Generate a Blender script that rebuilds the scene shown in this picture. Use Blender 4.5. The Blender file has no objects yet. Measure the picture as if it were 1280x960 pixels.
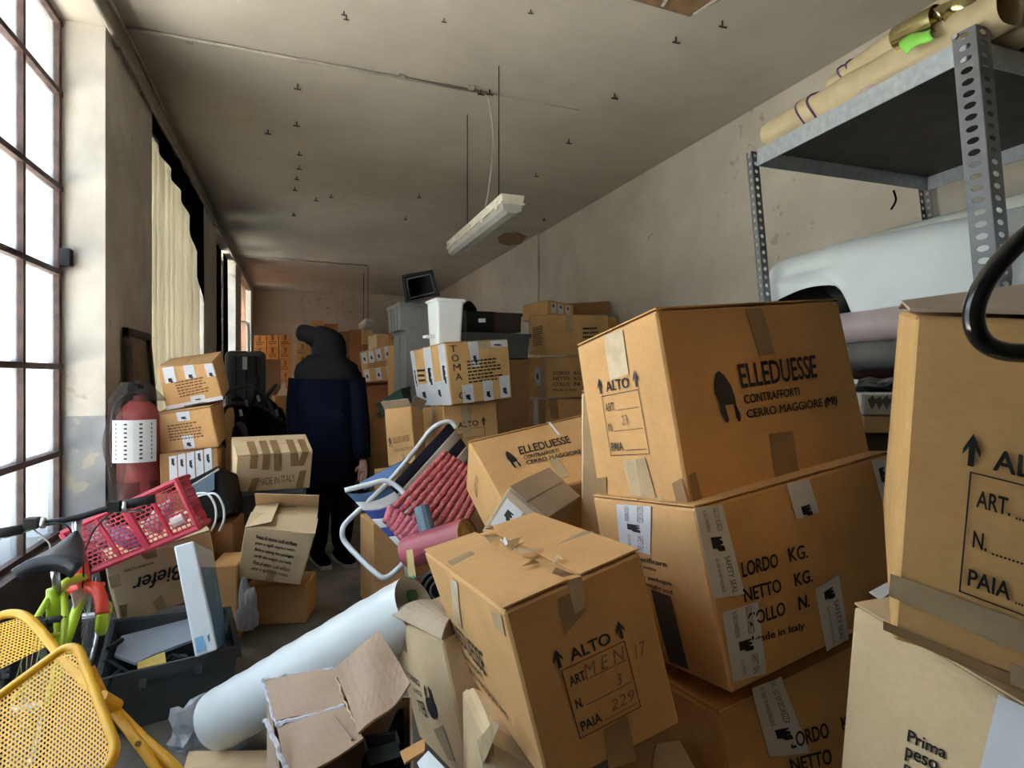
import bpy, bmesh, math, random
import numpy as np
from mathutils import Vector, noise as mnoise
random.seed(7)
C = bpy.context.scene.collection

# ------------------------------------------------------------------ camera, world, light, exposure
F, HC, CXV, HOR = 760.0, 1.4, 372.0, 470.0
YAW = math.atan2(640 - CXV, F)
CO, SI = math.cos(YAW), math.sin(YAW)
cam_d = bpy.data.cameras.new('camera'); cam = bpy.data.objects.new('camera', cam_d); C.objects.link(cam)
cam_d.sensor_fit = 'HORIZONTAL'; cam_d.sensor_width = 36.0; cam_d.lens = 36.0 * F / 1280
cam_d.shift_y = (HOR - 480) / 1280; cam_d.clip_start = 0.02; cam_d.clip_end = 300
cam.location = (0, 0, HC); cam.rotation_euler = (math.pi / 2, 0, -YAW)
sc = bpy.context.scene
sc.camera = cam
sc.view_settings.view_transform = 'Standard'; sc.view_settings.look = 'None'
sc.view_settings.gamma = 1.0; sc.view_settings.use_curve_mapping = False
sc.view_settings.exposure = 1.52
world = bpy.data.worlds.new('sky'); sc.world = world; world.use_nodes = True
bg = world.node_tree.nodes['Background']
bg.inputs[0].default_value = (0.78, 0.87, 1.0, 1); bg.inputs[1].default_value = 2.6
sun_d = bpy.data.lights.new('sun', 'SUN'); sun_d.energy = 36.0; sun_d.angle = math.radians(.6); sun_d.color = (1.0, .92, .84)
sun = bpy.data.objects.new('sun', sun_d); C.objects.link(sun); sun.rotation_euler = Vector((-.16, .40, -.88)).to_track_quat('-Z', 'Y').to_euler()   # from behind this building onto the courtyard

def portal(name, loc, sx, sy):
    l = bpy.data.lights.new(name, 'AREA'); l.shape = 'RECTANGLE'; l.size = sx; l.size_y = sy
    l.cycles.is_portal = True
    o = bpy.data.objects.new(name, l); C.objects.link(o)
    o.location = loc; o.rotation_euler = (math.pi / 2, 0, -math.pi / 2)   # faces +X
    return o
XW, XP, XR, YB, YN, ZC = -1.34, -1.10, 3.70, 17.4, -5.0, 3.70     # window plane, pillar face, right wall, back, near, ceiling
PILL = [(-0.5, 0.75), (4.30, 5.55), (8.42, 9.66), (12.5, 13.72), (16.5, 17.4)]
BAYS = [(0.75, 4.30), (5.55, 8.42), (9.66, 12.5), (13.72, 16.5)]
for i, (a, b) in enumerate(BAYS):
    portal('daylight_portal', (XW - 0.16, (a + b) / 2, 1.98), b - a, 3.1)

# ------------------------------------------------------------------ geometry helpers
def V3(*a): return np.array(a, float)
def P(px, py, z):
    xc = (px - 640) / F * z
    return V3(xc * CO + z * SI, -xc * SI + z * CO, HC - (py - HOR) / F * z)
def ray(px, py):
    return P(px, py, 1.0) - V3(0, 0, HC)
def PZ(px, py, h=0.0):
    d = ray(px, py); return V3(0, 0, HC) + d * ((h - HC) / d[2])
def PX(px, py, X):
    d = ray(px, py); return V3(0, 0, HC) + d * (X / d[0])
def PY(px, py, Y):
    d = ray(px, py); return V3(0, 0, HC) + d * (Y / d[1])
def nrm(v):
    n = np.linalg.norm(v); return v / n if n > 1e-9 else v

def mesh_obj(name, verts, faces, mat, parent=None, origin=None, smooth=False, recalc=False):
    verts = np.asarray(verts, float)
    if parent is not None:
        r = parent
        while r.parent: r = r.parent
        org = np.array(r.location)
    else:
        org = verts.mean(0) if origin is None else np.asarray(origin, float)
        if origin is None: org[2] = verts[:, 2].min()
    me = bpy.data.meshes.new(name)
    me.from_pydata([tuple(v) for v in (verts - org)], [], [tuple(f) for f in faces])
    if recalc:
        bm = bmesh.new(); bm.from_mesh(me); bmesh.ops.remove_doubles(bm, verts=bm.verts, dist=1e-5)
        bmesh.ops.recalc_face_normals(bm, faces=bm.faces); bm.to_mesh(me); bm.free()
    if smooth: me.polygons.foreach_set('use_smooth', [True] * len(me.polygons))
    if mat: me.materials.append(mat)
    o = bpy.data.objects.new(name, me); C.objects.link(o)
    if parent is None: o.location = tuple(org)
    else: o.parent = parent
    return o
def thing(name, label, cat, loc, group=None):
    o = bpy.data.objects.new(name, None); o.empty_display_size = .05; C.objects.link(o)
    o.location = tuple(float(v) for v in loc); o['label'] = label; o['category'] = cat
    if group: o['group'] = group
    return o
def tag(o, label, cat, group=None):
    o['label'] = label; o['category'] = cat
    if group: o['group'] = group
    return o
def struct(o): o['kind'] = 'structure'; return o

class G:                                            # collects shapes into one mesh
    def __init__(s): s.v = []; s.f = []
    def add(s, v, f):
        n = len(s.v); s.v += [np.asarray(p, float) for p in v]; s.f += [tuple(i + n for i in q) for q in f]; return s
    def box(s, a, b):
        x0, y0, z0 = a; x1, y1, z1 = b
        v = [(x0,y0,z0),(x1,y0,z0),(x1,y1,z0),(x0,y1,z0),(x0,y0,z1),(x1,y0,z1),(x1,y1,z1),(x0,y1,z1)]
        return s.add(v, BOXF)
    def hexa(s, v8): return s.add(v8, BOXF)
    def tube(s, pts, r, n=8, closed=False, caps=True):
        v, f = tube_geo(pts, r, n, closed, caps); return s.add(v, f)
    def plate(s, pts, t):                           # polygon (3D, near planar) given thickness t along its normal
        pts = [np.asarray(p, float) for p in pts]; m = len(pts)
        nn = V3(0, 0, 0)
        for i in range(m): nn = nn + np.cross(pts[i] - pts[0], pts[(i + 1) % m] - pts[0])
        nn = nrm(nn) * t
        f = [tuple(range(m)), tuple(range(2 * m - 1, m - 1, -1))] + [(i, i + m, (i + 1) % m + m, (i + 1) % m) for i in range(m)]
        return s.add(pts + [p - nn for p in pts], f)
    def obj(s, name, mat, parent=None, smooth=False, recalc=True, origin=None):
        return mesh_obj(name, s.v, s.f, mat, parent, origin, smooth, recalc)
BOXF = [(0,3,2,1),(4,5,6,7),(0,1,5,4),(1,2,6,5),(2,3,7,6),(3,0,4,7)]
def tube_geo(pts, r, n=8, closed=False, caps=True):
    pts = [np.asarray(p, float) for p in pts]; m = len(pts)
    rs = r if hasattr(r, '__len__') else [r] * m
    T = []
    for i in range(m):
        a = pts[(i - 1) % m] if (closed or i > 0) else pts[i]
        b = pts[(i + 1) % m] if (closed or i < m - 1) else pts[i]
        T.append(nrm(b - a))
    up = V3(0, 0, 1) if abs(T[0][2]) < .9 else V3(1, 0, 0)
    u = nrm(np.cross(T[0], up)); v = []; f = []
    for i in range(m):
        u = nrm(u - T[i] * np.dot(u, T[i])); w = np.cross(T[i], u)
        for k in range(n):
            a = 2 * math.pi * k / n
            v.append(pts[i] + rs[i] * (math.cos(a) * u + math.sin(a) * w))
    for i in range(m if closed else m - 1):
        j = (i + 1) % m
        for k in range(n):
            k2 = (k + 1) % n; f.append((i * n + k, i * n + k2, j * n + k2, j * n + k))
    if caps and not closed:
        f.append(tuple(range(n - 1, -1, -1))); f.append(tuple((m - 1) * n + k for k in range(n)))
    return v, f
def spline(pts, k=6, closed=False):
    pts = [np.asarray(p, float) for p in pts]; m = len(pts); out = []
    for i in range(m if closed else m - 1):
        if closed: a, b, c, d = pts[(i-1) % m], pts[i], pts[(i+1) % m], pts[(i+2) % m]
        else: a, b, c, d = pts[max(i-1, 0)], pts[i], pts[i+1], pts[min(i+2, m-1)]
        for j in range(k):
            t = j / k
            out.append(.5 * ((2*b) + (-a+c)*t + (2*a-5*b+4*c-d)*t*t + (-a+3*b-3*c+d)*t**3))
    if not closed: out.append(pts[-1])
    return out
def quadpt(q, u, v):                                # q: TL TR BR BL
    return q[0]*(1-u)*(1-v) + q[1]*u*(1-v) + q[2]*u*v + q[3]*(1-u)*v
def grid_geo(fn, nu, nv):
    v = [fn(i / nu, j / nv) for j in range(nv + 1) for i in range(nu + 1)]
    f = [(j*(nu+1)+i, j*(nu+1)+i+1, (j+1)*(nu+1)+i+1, (j+1)*(nu+1)+i) for j in range(nv) for i in range(nu)]
    return v, f
def thick_sheet(fn, nu, nv, t):
    """surface fn(u,v) with thickness t along its normal"""
    v, f = grid_geo(fn, nu, nv); v = [np.asarray(p) for p in v]; N = len(v)
    nn = [V3(0, 0, 0) for _ in v]
    for q in f:
        c = np.cross(v[q[2]] - v[q[0]], v[q[3]] - v[q[1]])
        for i in q: nn[i] = nn[i] + c
    v2 = [v[i] - nrm(nn[i]) * t for i in range(N)]
    f2 = [tuple(i + N for i in reversed(q)) for q in f]
    rim = [i for i in range(nu)] ; e = []
    for i in range(nu): e.append((i, i + 1)); e.append(((nv)*(nu+1)+i+1, (nv)*(nu+1)+i))
    for j in range(nv): e.append(((j+1)*(nu+1), j*(nu+1))); e.append((j*(nu+1)+nu, (j+1)*(nu+1)+nu))
    return v + v2, f + f2 + [(a, a + N, b + N, b) for a, b in e]
def lathe(prof, axis0, axis1, n=20):
    """profile [(t, r)] along the axis from axis0 to axis1"""
    return tube_geo([axis0 + (axis1 - axis0) * (t + .0008 * i) for i, (t, r) in enumerate(prof)], [max(r, 1e-4) for t, r in prof], n)
def perf_geo(fn, nu, nv, hr, stagger=True, vis=None):
    """perforated sheet: fn(u,v) -> point; nu x nv cells with an octagonal hole of relative radius hr"""
    v, f, key = [], [], {}
    def vid(u, w):
        k = (round(u, 5), round(w, 5))
        if k not in key: key[k] = len(v); v.append(fn(u, w))
        return key[k]
    for j in range(nv):
        sh = .5 if (stagger and j % 2) else 0
        for i in range(nu - (1 if sh else 0)):
            u0, u1, w0, w1 = (i + sh) / nu, (i + 1 + sh) / nu, j / nv, (j + 1) / nv
            if vis and not vis((u0 + u1) / 2, (w0 + w1) / 2):
                f.append((vid(u0, w0), vid(u1, w0), vid(u1, w1), vid(u0, w1))); continue
            cu, cw = (u0 + u1) / 2, (w0 + w1) / 2
            hu = hr * (u1 - u0) / 2; hw = hr * (w1 - w0) / 2
            inn = [vid(cu + hu * math.cos(a), cw + hw * math.sin(a)) for a in [math.pi * (k / 4 + 1.25 + .0) for k in range(8)]]
            o = [vid(u0, w0), vid(cu, w0), vid(u1, w0), vid(u1, cw), vid(u1, w1), vid(cu, w1), vid(u0, w1), vid(u0, cw)]
            for k in range(8): f.append((o[k], o[(k + 1) % 8], inn[(k + 1) % 8], inn[k]))
    return v, f

# ------------------------------------------------------------------ materials (all procedural)
MATS = {}
def mat(name, col, rough=.6, metal=0.0, var=.12, vscale=6.0, bump=.0, bscale=60.0, stretch=None, col2=None, spec=.5, coat=0.0):
    if name in MATS: return MATS[name]
    m = bpy.data.materials.new(name); m.use_nodes = True; nt = m.node_tree; N = nt.nodes; L = nt.links
    b = N['Principled BSDF']; b.inputs['Roughness'].default_value = rough; b.inputs['Metallic'].default_value = metal
    b.inputs['Specular IOR Level'].default_value = spec
    if coat: b.inputs['Coat Weight'].default_value = coat
    tc = N.new('ShaderNodeTexCoord'); mp = N.new('ShaderNodeMapping'); L.new(tc.outputs['Object'], mp.inputs[0])
    if stretch: mp.inputs['Scale'].default_value = stretch
    nz = N.new('ShaderNodeTexNoise'); nz.inputs['Scale'].default_value = vscale; nz.inputs['Detail'].default_value = 6
    L.new(mp.outputs[0], nz.inputs['Vector'])
    rp = N.new('ShaderNodeValToRGB'); L.new(nz.outputs['Fac'], rp.inputs[0])
    c1 = [max(0, c * (1 - var)) for c in col]; c2 = [min(1, c * (1 + var)) for c in col] if col2 is None else col2
    rp.color_ramp.elements[0].position = .3; rp.color_ramp.elements[1].position = .7
    rp.color_ramp.elements[0].color = (*c1, 1); rp.color_ramp.elements[1].color = (*c2, 1)
    L.new(rp.outputs[0], b.inputs['Base Color'])
    if bump:
        n2 = N.new('ShaderNodeTexNoise'); n2.inputs['Scale'].default_value = bscale; n2.inputs['Detail'].default_value = 4
        L.new(mp.outputs[0], n2.inputs['Vector'])
        bp = N.new('ShaderNodeBump'); bp.inputs['Strength'].default_value = bump; bp.inputs['Distance'].default_value = .01
        L.new(n2.outputs['Fac'], bp.inputs['Height']); L.new(bp.outputs[0], b.inputs['Normal'])
    MATS[name] = m; return m
def board(name, col, var=.1):
    """corrugated board: fine fibres, soft blotches, faint flutes"""
    if name in MATS: return MATS[name]
    m = mat(name, col, rough=.75, var=var, vscale=5, spec=.25)
    nt = m.node_tree; N = nt.nodes; L = nt.links; b = N['Principled BSDF']
    tc = N.new('ShaderNodeTexCoord'); mp = N.new('ShaderNodeMapping'); mp.inputs['Scale'].default_value = (1, 1, 1.6)
    L.new(tc.outputs['Object'], mp.inputs[0])
    nz = N.new('ShaderNodeTexNoise'); nz.inputs['Scale'].default_value = 70; nz.inputs['Detail'].default_value = 5
    L.new(mp.outputs[0], nz.inputs['Vector'])
    bp = N.new('ShaderNodeBump'); bp.inputs['Strength'].default_value = .06; bp.inputs['Distance'].default_value = .003
    L.new(nz.outputs['Fac'], bp.inputs['Height'])
    nb = N.new('ShaderNodeTexNoise'); nb.inputs['Scale'].default_value = 3.5; nb.inputs['Detail'].default_value = 2
    L.new(tc.outputs['Object'], nb.inputs['Vector'])
    bp2 = N.new('ShaderNodeBump'); bp2.inputs['Strength'].default_value = .35; bp2.inputs['Distance'].default_value = .02
    L.new(nb.outputs['Fac'], bp2.inputs['Height']); L.new(bp.outputs[0], bp2.inputs['Normal']); L.new(bp2.outputs[0], b.inputs['Normal'])
    old = [n for n in N if n.type == 'VALTORGB'][0]
    mx = N.new('ShaderNodeMix'); mx.data_type = 'RGBA'; mx.blend_type = 'MULTIPLY'; mx.inputs[0].default_value = .13
    r2 = N.new('ShaderNodeValToRGB'); r2.color_ramp.elements[0].color = (.6, .55, .5, 1); r2.color_ramp.elements[0].position = .35
    r2.color_ramp.elements[1].position = .6
    L.new(nz.outputs['Fac'], r2.inputs[0]); L.new(old.outputs[0], mx.inputs[6]); L.new(r2.outputs[0], mx.inputs[7])
    L.new(mx.outputs[2], b.inputs['Base Color'])
    return m
def plaster(name, col, stain, sscale=1.2, thr=.52, dado=None, dado_h=1.16, chip=.66):
    m = bpy.data.materials.new(name); m.use_nodes = True; nt = m.node_tree; N = nt.nodes; L = nt.links
    b = N['Principled BSDF']; b.inputs['Roughness'].default_value = .85; b.inputs['Specular IOR Level'].default_value = .2
    geo = N.new('ShaderNodeNewGeometry')
    nz = N.new('ShaderNodeTexNoise'); nz.inputs['Scale'].default_value = sscale; nz.inputs['Detail'].default_value = 9; nz.inputs['Roughness'].default_value = .62
    L.new(geo.outputs['Position'], nz.inputs['Vector'])
    rp = N.new('ShaderNodeValToRGB'); rp.color_ramp.elements[0].position = .36; rp.color_ramp.elements[1].position = thr + .12
    rp.color_ramp.elements[0].color = (*stain, 1); rp.color_ramp.elements[1].color = (*col, 1)
    L.new(nz.outputs['Fac'], rp.inputs[0]); out = rp.outputs[0]
    if dado:
        sep = N.new('ShaderNodeSeparateXYZ'); L.new(geo.outputs['Position'], sep.inputs[0])
        gt = N.new('ShaderNodeMath'); gt.operation = 'GREATER_THAN'; gt.inputs[1].default_value = dado_h; L.new(sep.outputs['Z'], gt.inputs[0])
        mx = N.new('ShaderNodeMix'); mx.data_type = 'RGBA'; L.new(gt.outputs[0], mx.inputs[0])
        n3 = N.new('ShaderNodeTexNoise'); n3.inputs['Scale'].default_value = 4; n3.inputs['Detail'].default_value = 8
        L.new(geo.outputs['Position'], n3.inputs['Vector'])
        r3 = N.new('ShaderNodeValToRGB'); r3.color_ramp.elements[0].position = .35; r3.color_ramp.elements[1].position = .6
        r3.color_ramp.elements[0].color = (*[c * .7 for c in dado], 1); r3.color_ramp.elements[1].color = (*dado, 1)
        L.new(n3.outputs['Fac'], r3.inputs[0]); L.new(r3.outputs[0], mx.inputs[6]); L.new(out, mx.inputs[7]); out = mx.outputs[2]
    # small flaked chips
    n4 = N.new('ShaderNodeTexNoise'); n4.inputs['Scale'].default_value = 9; n4.inputs['Detail'].default_value = 6
    L.new(geo.outputs['Position'], n4.inputs['Vector'])
    n5 = N.new('ShaderNodeTexNoise'); n5.inputs['Scale'].default_value = .55; L.new(geo.outputs['Position'], n5.inputs['Vector'])
    ad = N.new('ShaderNodeMath'); ad.operation = 'MULTIPLY'; L.new(n4.outputs['Fac'], ad.inputs[0]); L.new(n5.outputs['Fac'], ad.inputs[1])
    r4 = N.new('ShaderNodeValToRGB'); r4.color_ramp.elements[0].position = .385; r4.color_ramp.elements[1].position = .41
    r4.color_ramp.elements[0].color = (0, 0, 0, 1); r4.color_ramp.elements[1].color = (1, 1, 1, 1); L.new(ad.outputs[0], r4.inputs[0])
    m2 = N.new('ShaderNodeMix'); m2.data_type = 'RGBA'; L.new(r4.outputs[0], m2.inputs[0]); L.new(out, m2.inputs[6])
    m2.inputs[7].default_value = (col[0] * chip, col[1] * chip * .96, col[2] * chip * .9, 1)
    L.new(m2.outputs[2], b.inputs['Base Color'])
    bp = N.new('ShaderNodeBump'); bp.inputs['Strength'].default_value = .25; bp.inputs['Distance'].default_value = .02
    L.new(nz.outputs['Fac'], bp.inputs['Height']); L.new(bp.outputs[0], b.inputs['Normal'])
    MATS[name] = m; return m
def sheet_mat(name, col, transl=.5, transp=0.0, gloss=.0):
    """thin cloth, film or glass: diffuse + translucent + straight-through share"""
    m = bpy.data.materials.new(name); m.use_nodes = True; nt = m.node_tree; N = nt.nodes; L = nt.links
    N.remove(N['Principled BSDF']); out = N['Material Output']
    d = N.new('ShaderNodeBsdfDiffuse'); t = N.new('ShaderNodeBsdfTranslucent'); mx = N.new('ShaderNodeMixShader'); mx.inputs[0].default_value = transl
    nz = N.new('ShaderNodeTexNoise'); nz.inputs['Scale'].default_value = 5; nz.inputs['Detail'].default_value = 5
    rp = N.new('ShaderNodeValToRGB'); rp.color_ramp.elements[0].color = (*[c * .8 for c in col], 1); rp.color_ramp.elements[1].color = (*col, 1)
    rp.color_ramp.elements[0].position = .3; rp.color_ramp.elements[1].position = .65
    L.new(nz.outputs['Fac'], rp.inputs[0]); L.new(rp.outputs[0], d.inputs[0]); L.new(rp.outputs[0], t.inputs[0])
    L.new(d.outputs[0], mx.inputs[1]); L.new(t.outputs[0], mx.inputs[2]); s = mx.outputs[0]
    if gloss:
        g = N.new('ShaderNodeBsdfGlossy'); g.inputs['Roughness'].default_value = .15; m3 = N.new('ShaderNodeMixShader'); m3.inputs[0].default_value = gloss
        L.new(s, m3.inputs[1]); L.new(g.outputs[0], m3.inputs[2]); s = m3.outputs[0]
    if transp:
        tr = N.new('ShaderNodeBsdfTransparent'); tr.inputs[0].default_value = (*[min(1, c * .35 + .65) for c in col], 1)
        m4 = N.new('ShaderNodeMixShader'); m4.inputs[0].default_value = transp
        L.new(s, m4.inputs[1]); L.new(tr.outputs[0], m4.inputs[2]); s = m4.outputs[0]
    L.new(s, out.inputs[0]); MATS[name] = m; return m

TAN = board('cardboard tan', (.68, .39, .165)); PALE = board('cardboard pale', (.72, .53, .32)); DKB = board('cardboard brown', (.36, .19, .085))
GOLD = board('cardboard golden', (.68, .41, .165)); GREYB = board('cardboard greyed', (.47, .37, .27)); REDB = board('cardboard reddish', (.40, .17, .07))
TAPE = mat('brown packing tape', (.33, .20, .095), rough=.22, var=.15, vscale=12, bump=.1, bscale=30)
TAPE2 = mat('tan packing tape', (.50, .37, .22), rough=.2, var=.12, vscale=12, bump=.15, bscale=30)
CLEAR = mat('shiny clear tape', (.62, .46, .28), rough=.2, var=.15, vscale=20, bump=.3, bscale=25)
WTAPE = mat('white sealing tape', (.68, .69, .74), rough=.25, var=.06, vscale=10, bump=.12, bscale=18)
INK = mat('black print', (.018, .016, .016), rough=.6, var=.1)
INKG = mat('grey pencil', (.26, .16, .09), rough=.7)
BRINK = mat('brown print', (.17, .075, .03), rough=.7)
WALL = plaster('wall plaster', (.64, .585, .50), (.53, .475, .40), dado=None)
WALLL = plaster('pillar plaster', (.66, .62, .56), (.50, .46, .41), sscale=2.2, dado=(.36, .36, .37))
CEIL = plaster('ceiling paint', (.56, .515, .44), (.45, .41, .345), sscale=.7, chip=.88)
FLOOR = mat('dirty concrete floor', (.15, .135, .115), rough=.75, var=.45, vscale=3.5, bump=.4, bscale=25)
RUST = mat('rusty window steel', (.07, .038, .032), rough=.7, var=.4, vscale=15, bump=.3)
DARKW = mat('dark panelling below window', (.05, .042, .038), rough=.7, var=.3)
GLASS = sheet_mat('window glass', (.70, .86, .98), transl=.6, transp=.80, gloss=.04)
BLACKP = mat('black plastic', (.010, .011, .012), rough=.5, var=.2, spec=.25)
GREYP = mat('grey plastic', (.27, .27, .27), rough=.5, var=.12)
DGREYP = mat('dark grey plastic', (.07, .077, .083), rough=.5, var=.15, spec=.3)
WHITEP = mat('white plastic', (.86, .89, .92), rough=.35, var=.04)
GREENP = mat('dark green plastic', (.025, .075, .052), rough=.45, var=.2)
BLUEP = mat('blue grey plastic', (.14, .22, .30), rough=.45, var=.15)
REDP = mat('red plastic', (.62, .045, .085), rough=.4, var=.12)
GALV = mat('galvanised steel', (.52, .56, .61), rough=.42, metal=.45, var=.14, vscale=35)
GALVD = mat('grey painted shelf steel', (.20, .205, .225), rough=.45, metal=.3, var=.12, vscale=14)
STEEL = mat('bright steel', (.62, .62, .63), rough=.3, metal=.9, var=.1)
NAVY = mat('navy jacket cloth', (.0035, .005, .012), rough=.95, var=.3, bump=.2, spec=.08)
BLACKC = mat('black cloth', (.004, .004, .005), rough=.95, var=.3, bump=.2, spec=.1)
CHAR = mat('charcoal cover', (.0125, .0125, .0135), rough=.95, var=.12, spec=.08)
SKIN = mat('skin', (.45, .26, .18), rough=.6, var=.08)
YEL = mat('yellow painted steel', (.86, .46, .018), rough=.38, var=.1, vscale=10)
CORD = mat('cable grey', (.35, .31, .27), rough=.6)

# ------------------------------------------------------------------ the room
def sbox(name, a, b, m): return struct(G().box(a, b).obj(name, m))
sbox('floor', (-2.0, YN - .1, -.12), (XR + .3, YB + .3, 0), FLOOR)
ceil = sbox('ceiling', (-1.7, YN - .1, ZC), (XR + .3, YB + .3, ZC + .2), CEIL)
sbox('wall_back', (-1.7, YB, 0), (XR + .3, YB + .2, ZC), WALL)
sbox('wall_near', (-1.7, YN - .2, 0), (XR + .3, YN, ZC), WALL)
g = G().box((XR, YN, 0), (XR + .2, YB, ZC)); wr = struct(g.obj('wall_right', WALL))
struct(G().box((XR - .035, 9.15, 0), (XR + .01, YB, ZC)).obj('wall_right_pilaster', WALL))
for k, (a, b) in enumerate(PILL):
    struct(G().box((-1.66, a, 0), (XP, b, 3.52)).obj('wall_left_pillar', WALLL))
struct(G().box((-1.66, YN, 0), (XP, -0.5, 3.52)).obj('wall_left_near', WALLL))
sbox('trim_1', (-1.66, YN, 3.52), (XP + .0, YB, ZC), CEIL)                     # beam above the windows
for k, (a, b) in enumerate(BAYS):
    struct(G().box((-1.66, a, 0), (XW + .04, b, .43)).obj('wall_left_parapet', DARKW))
    struct(G().box((-1.7, a, .43), (XW + .09, b, .455)).obj('window_sill', RUST))

def window(n, a, b, rows, npan, z0=.455, z1=3.5, bar=.032):
    """steel window: each bar and each pane a part"""
    w = bpy.data.objects.new('window_%d' % n, None); C.objects.link(w); w.location = (XW, (a + b) / 2, z0); w['kind'] = 'structure'
    ys = [a + .03 + (b - a - .06) * i / npan for i in range(npan + 1)]
    for i, y in enumerate(ys):
        t = .045 if i in (0, npan) else bar
        G().box((XW - .035, y - t / 2, z0), (XW + .02, y + t / 2, z1)).obj('upright_bar', RUST, w)
    for z in rows:
        G().box((XW - .03, a, z - bar / 2), (XW + .025, b, z + bar / 2)).obj('crossbar', RUST, w)
    for i in range(npan):
        for j in range(len(rows) - 1):
            G().box((XW - .012, ys[i], rows[j]), (XW - .006, ys[i + 1], rows[j + 1])).obj('pane', GLASS, w)
    return w
R1 = [.47, .945, 1.455, 2.01, 2.51, 3.07, 3.49]
for k, (a, b) in enumerate(BAYS): window(k + 1, a, b, R1, 7 if k == 0 else 5)
# hinge block on the pillar beside the window, cracked flaking plaster at its foot
tag(G().box((XW + .02, 4.235, 2.05), (XW + .075, 4.30, 2.15)).obj('window_latch', BLACKP), 'small black latch on the rusty window frame edge', 'latch')

# courtyard outside: ground and the facade across it
CY = mat('courtyard paving', (.60, .54, .45), rough=.9)
struct(G().box((-30, -25, -.6), (-2.1, 45, -.5)).obj('courtyard_ground', CY))
FAC = mat('pale blue render', (.11, .15, .175), rough=.9, var=.04, vscale=1.0); FAC2 = mat('cream render', (.30, .30, .26), rough=.9, var=.04)
fb = thing('facade_building', 'pale rendered building across the courtyard seen through the steel window', 'building', (-9.5, 8, -.5))
G().box((-14, -22, -.5), (-9.5, 40, 6.2)).obj('wall', FAC, fb)
G().box((-9.6, -22, -.5), (-9.25, 9.2, 6.0)).obj('wall_bay', FAC2, fb)
for zz in (.2, 1.0, 1.9, 3.3, 4.6):
    G().box((-9.25, -22, zz), (-9.0, 9.2, zz + .28)).obj('balcony_band', FAC, fb)
for i in range(10):
    G().box((-9.24, -10 + i * 1.9, 2.2), (-9.2, -9.1 + i * 1.9, 3.2)).obj('far_window', BLUEP, fb)
for i in range(7):
    G().box((-9.52, 10.2 + i * 3, 1.4), (-9.47, 11.2 + i * 3, 3.0)).obj('far_window', BLUEP, fb)

# ------------------------------------------------------------------ ceiling fittings
def conduit(name, label, pts, r, mt, clips=()):
    t = thing(name, label, 'conduit', pts[0]); v, f = tube_geo(pts, r, 8); mesh_obj('tube', v, f, mt, t, smooth=True)
    for c in clips: G().box(c - V3(.02, .02, .012), c + V3(.02, .02, .015)).obj('clip', mt, t)
PIPE = mat('painted conduit', (.40, .36, .31), rough=.6, var=.2)
y0 = 4.66
conduit('ceiling_conduit', 'painted conduit pipe crossing the ceiling towards the hanging lamp', [V3(-1.07, y0 - .06, 3.685), V3(.2, y0, 3.685), V3(1.44, y0 + .04, 3.685)], .013, PIPE,
        [V3(x, y0, 3.69) for x in (-.7, .05, .75, 1.3)])
conduit('ceiling_cable', 'thin loose cable continuing past the end of the ceiling conduit', [V3(1.46, y0 + .05, 3.69), V3(2.3, y0 + .1, 3.695)], .003, CORD)
conduit('ceiling_conduit', 'far conduit pipe crossing the ceiling near the back wall', [V3(-1.07, 12.6, 3.685), V3(1.36, 12.9, 3.685)], .014, PIPE)
pts = [V3(XP + .03, y, 3.50 + .012 * math.sin(y * 3)) for y in np.arange(-1, 17.3, .35)]
conduit('wall_conduit', 'cable conduit clipped under the beam above the windows', pts, .017, PIPE, [V3(XP + .02, y, 3.5) for y in (3.4, 4.5, 5.2, 6.5, 8.6, 9.4)])
pts = [V3(XP + .05, y, 3.62 + .02 * math.sin(y * 1.7)) for y in np.arange(-1, 17.3, .35)]
conduit('wall_cable', 'sagging cable running along the top of the window beam', pts, .009, PIPE)

LAMPW = mat('yellowed lamp housing', (.66, .62, .52), rough=.45, var=.12, vscale=15); LAMPC = mat('dusty lamp diffuser', (.42, .42, .39), rough=.3, var=.15)
def lamp(x, ya, yb, ztop, label):
    t = thing('hanging_lamp', label, 'lamp', (x, (ya + yb) / 2, ztop - .13))
    def prof(ofs, s, zlo, zhi):
        return [(x - .075 * s, zlo), (x + .075 * s, zlo), (x + .085 * s, zhi), (x - .085 * s, zhi)]
    g = G(); p = prof(0, 1, ztop - .055, ztop); g.hexa([V3(q[0], yy, q[1]) for q in p for yy in ()] or
        [V3(p[0][0], ya, p[0][1]), V3(p[1][0], ya, p[1][1]), V3(p[1][0], yb, p[1][1]), V3(p[0][0], yb, p[0][1]), V3(p[3][0], ya, p[3][1]), V3(p[2][0], ya, p[2][1]), V3(p[2][0], yb, p[2][1]), V3(p[3][0], yb, p[3][1])])
    g.obj('housing', LAMPW, t)
    ring = [(x - .075, ztop - .06), (x - .065, ztop - .105), (x - .03, ztop - .125), (x + .03, ztop - .125), (x + .065, ztop - .105), (x + .075, ztop - .06)]
    g = G(); n = len(ring); v = [V3(a, yy, b) for yy in (ya + .01, yb - .01) for a, b in ring]
    f = [(i, i + 1, n + i + 1, n + i) for i in range(n - 1)] + [tuple(range(n)), tuple(range(2 * n - 1, n - 1, -1)), (0, n, 2 * n - 1, n - 1)]
    g.add(v, f).obj('diffuser', LAMPC, t)
    G().box((x - .09, ya, ztop - .065), (x + .09, yb, ztop - .052)).obj('rim', LAMPW, t)
    for k, y in enumerate(np.linspace(ya + .1, yb - .1, 5)):
        for sx in (-1, 1): G().box((x + sx * .085 - .008, y - .02, ztop - .09), (x + sx * .085 + .008, y + .02, ztop - .03)).obj('clip', LAMPW, t)
    return t
lm = lamp(1.41, 3.98, 5.62, 2.66, 'grey hanging fluorescent lamp on two rods, nearest the camera')
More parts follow.
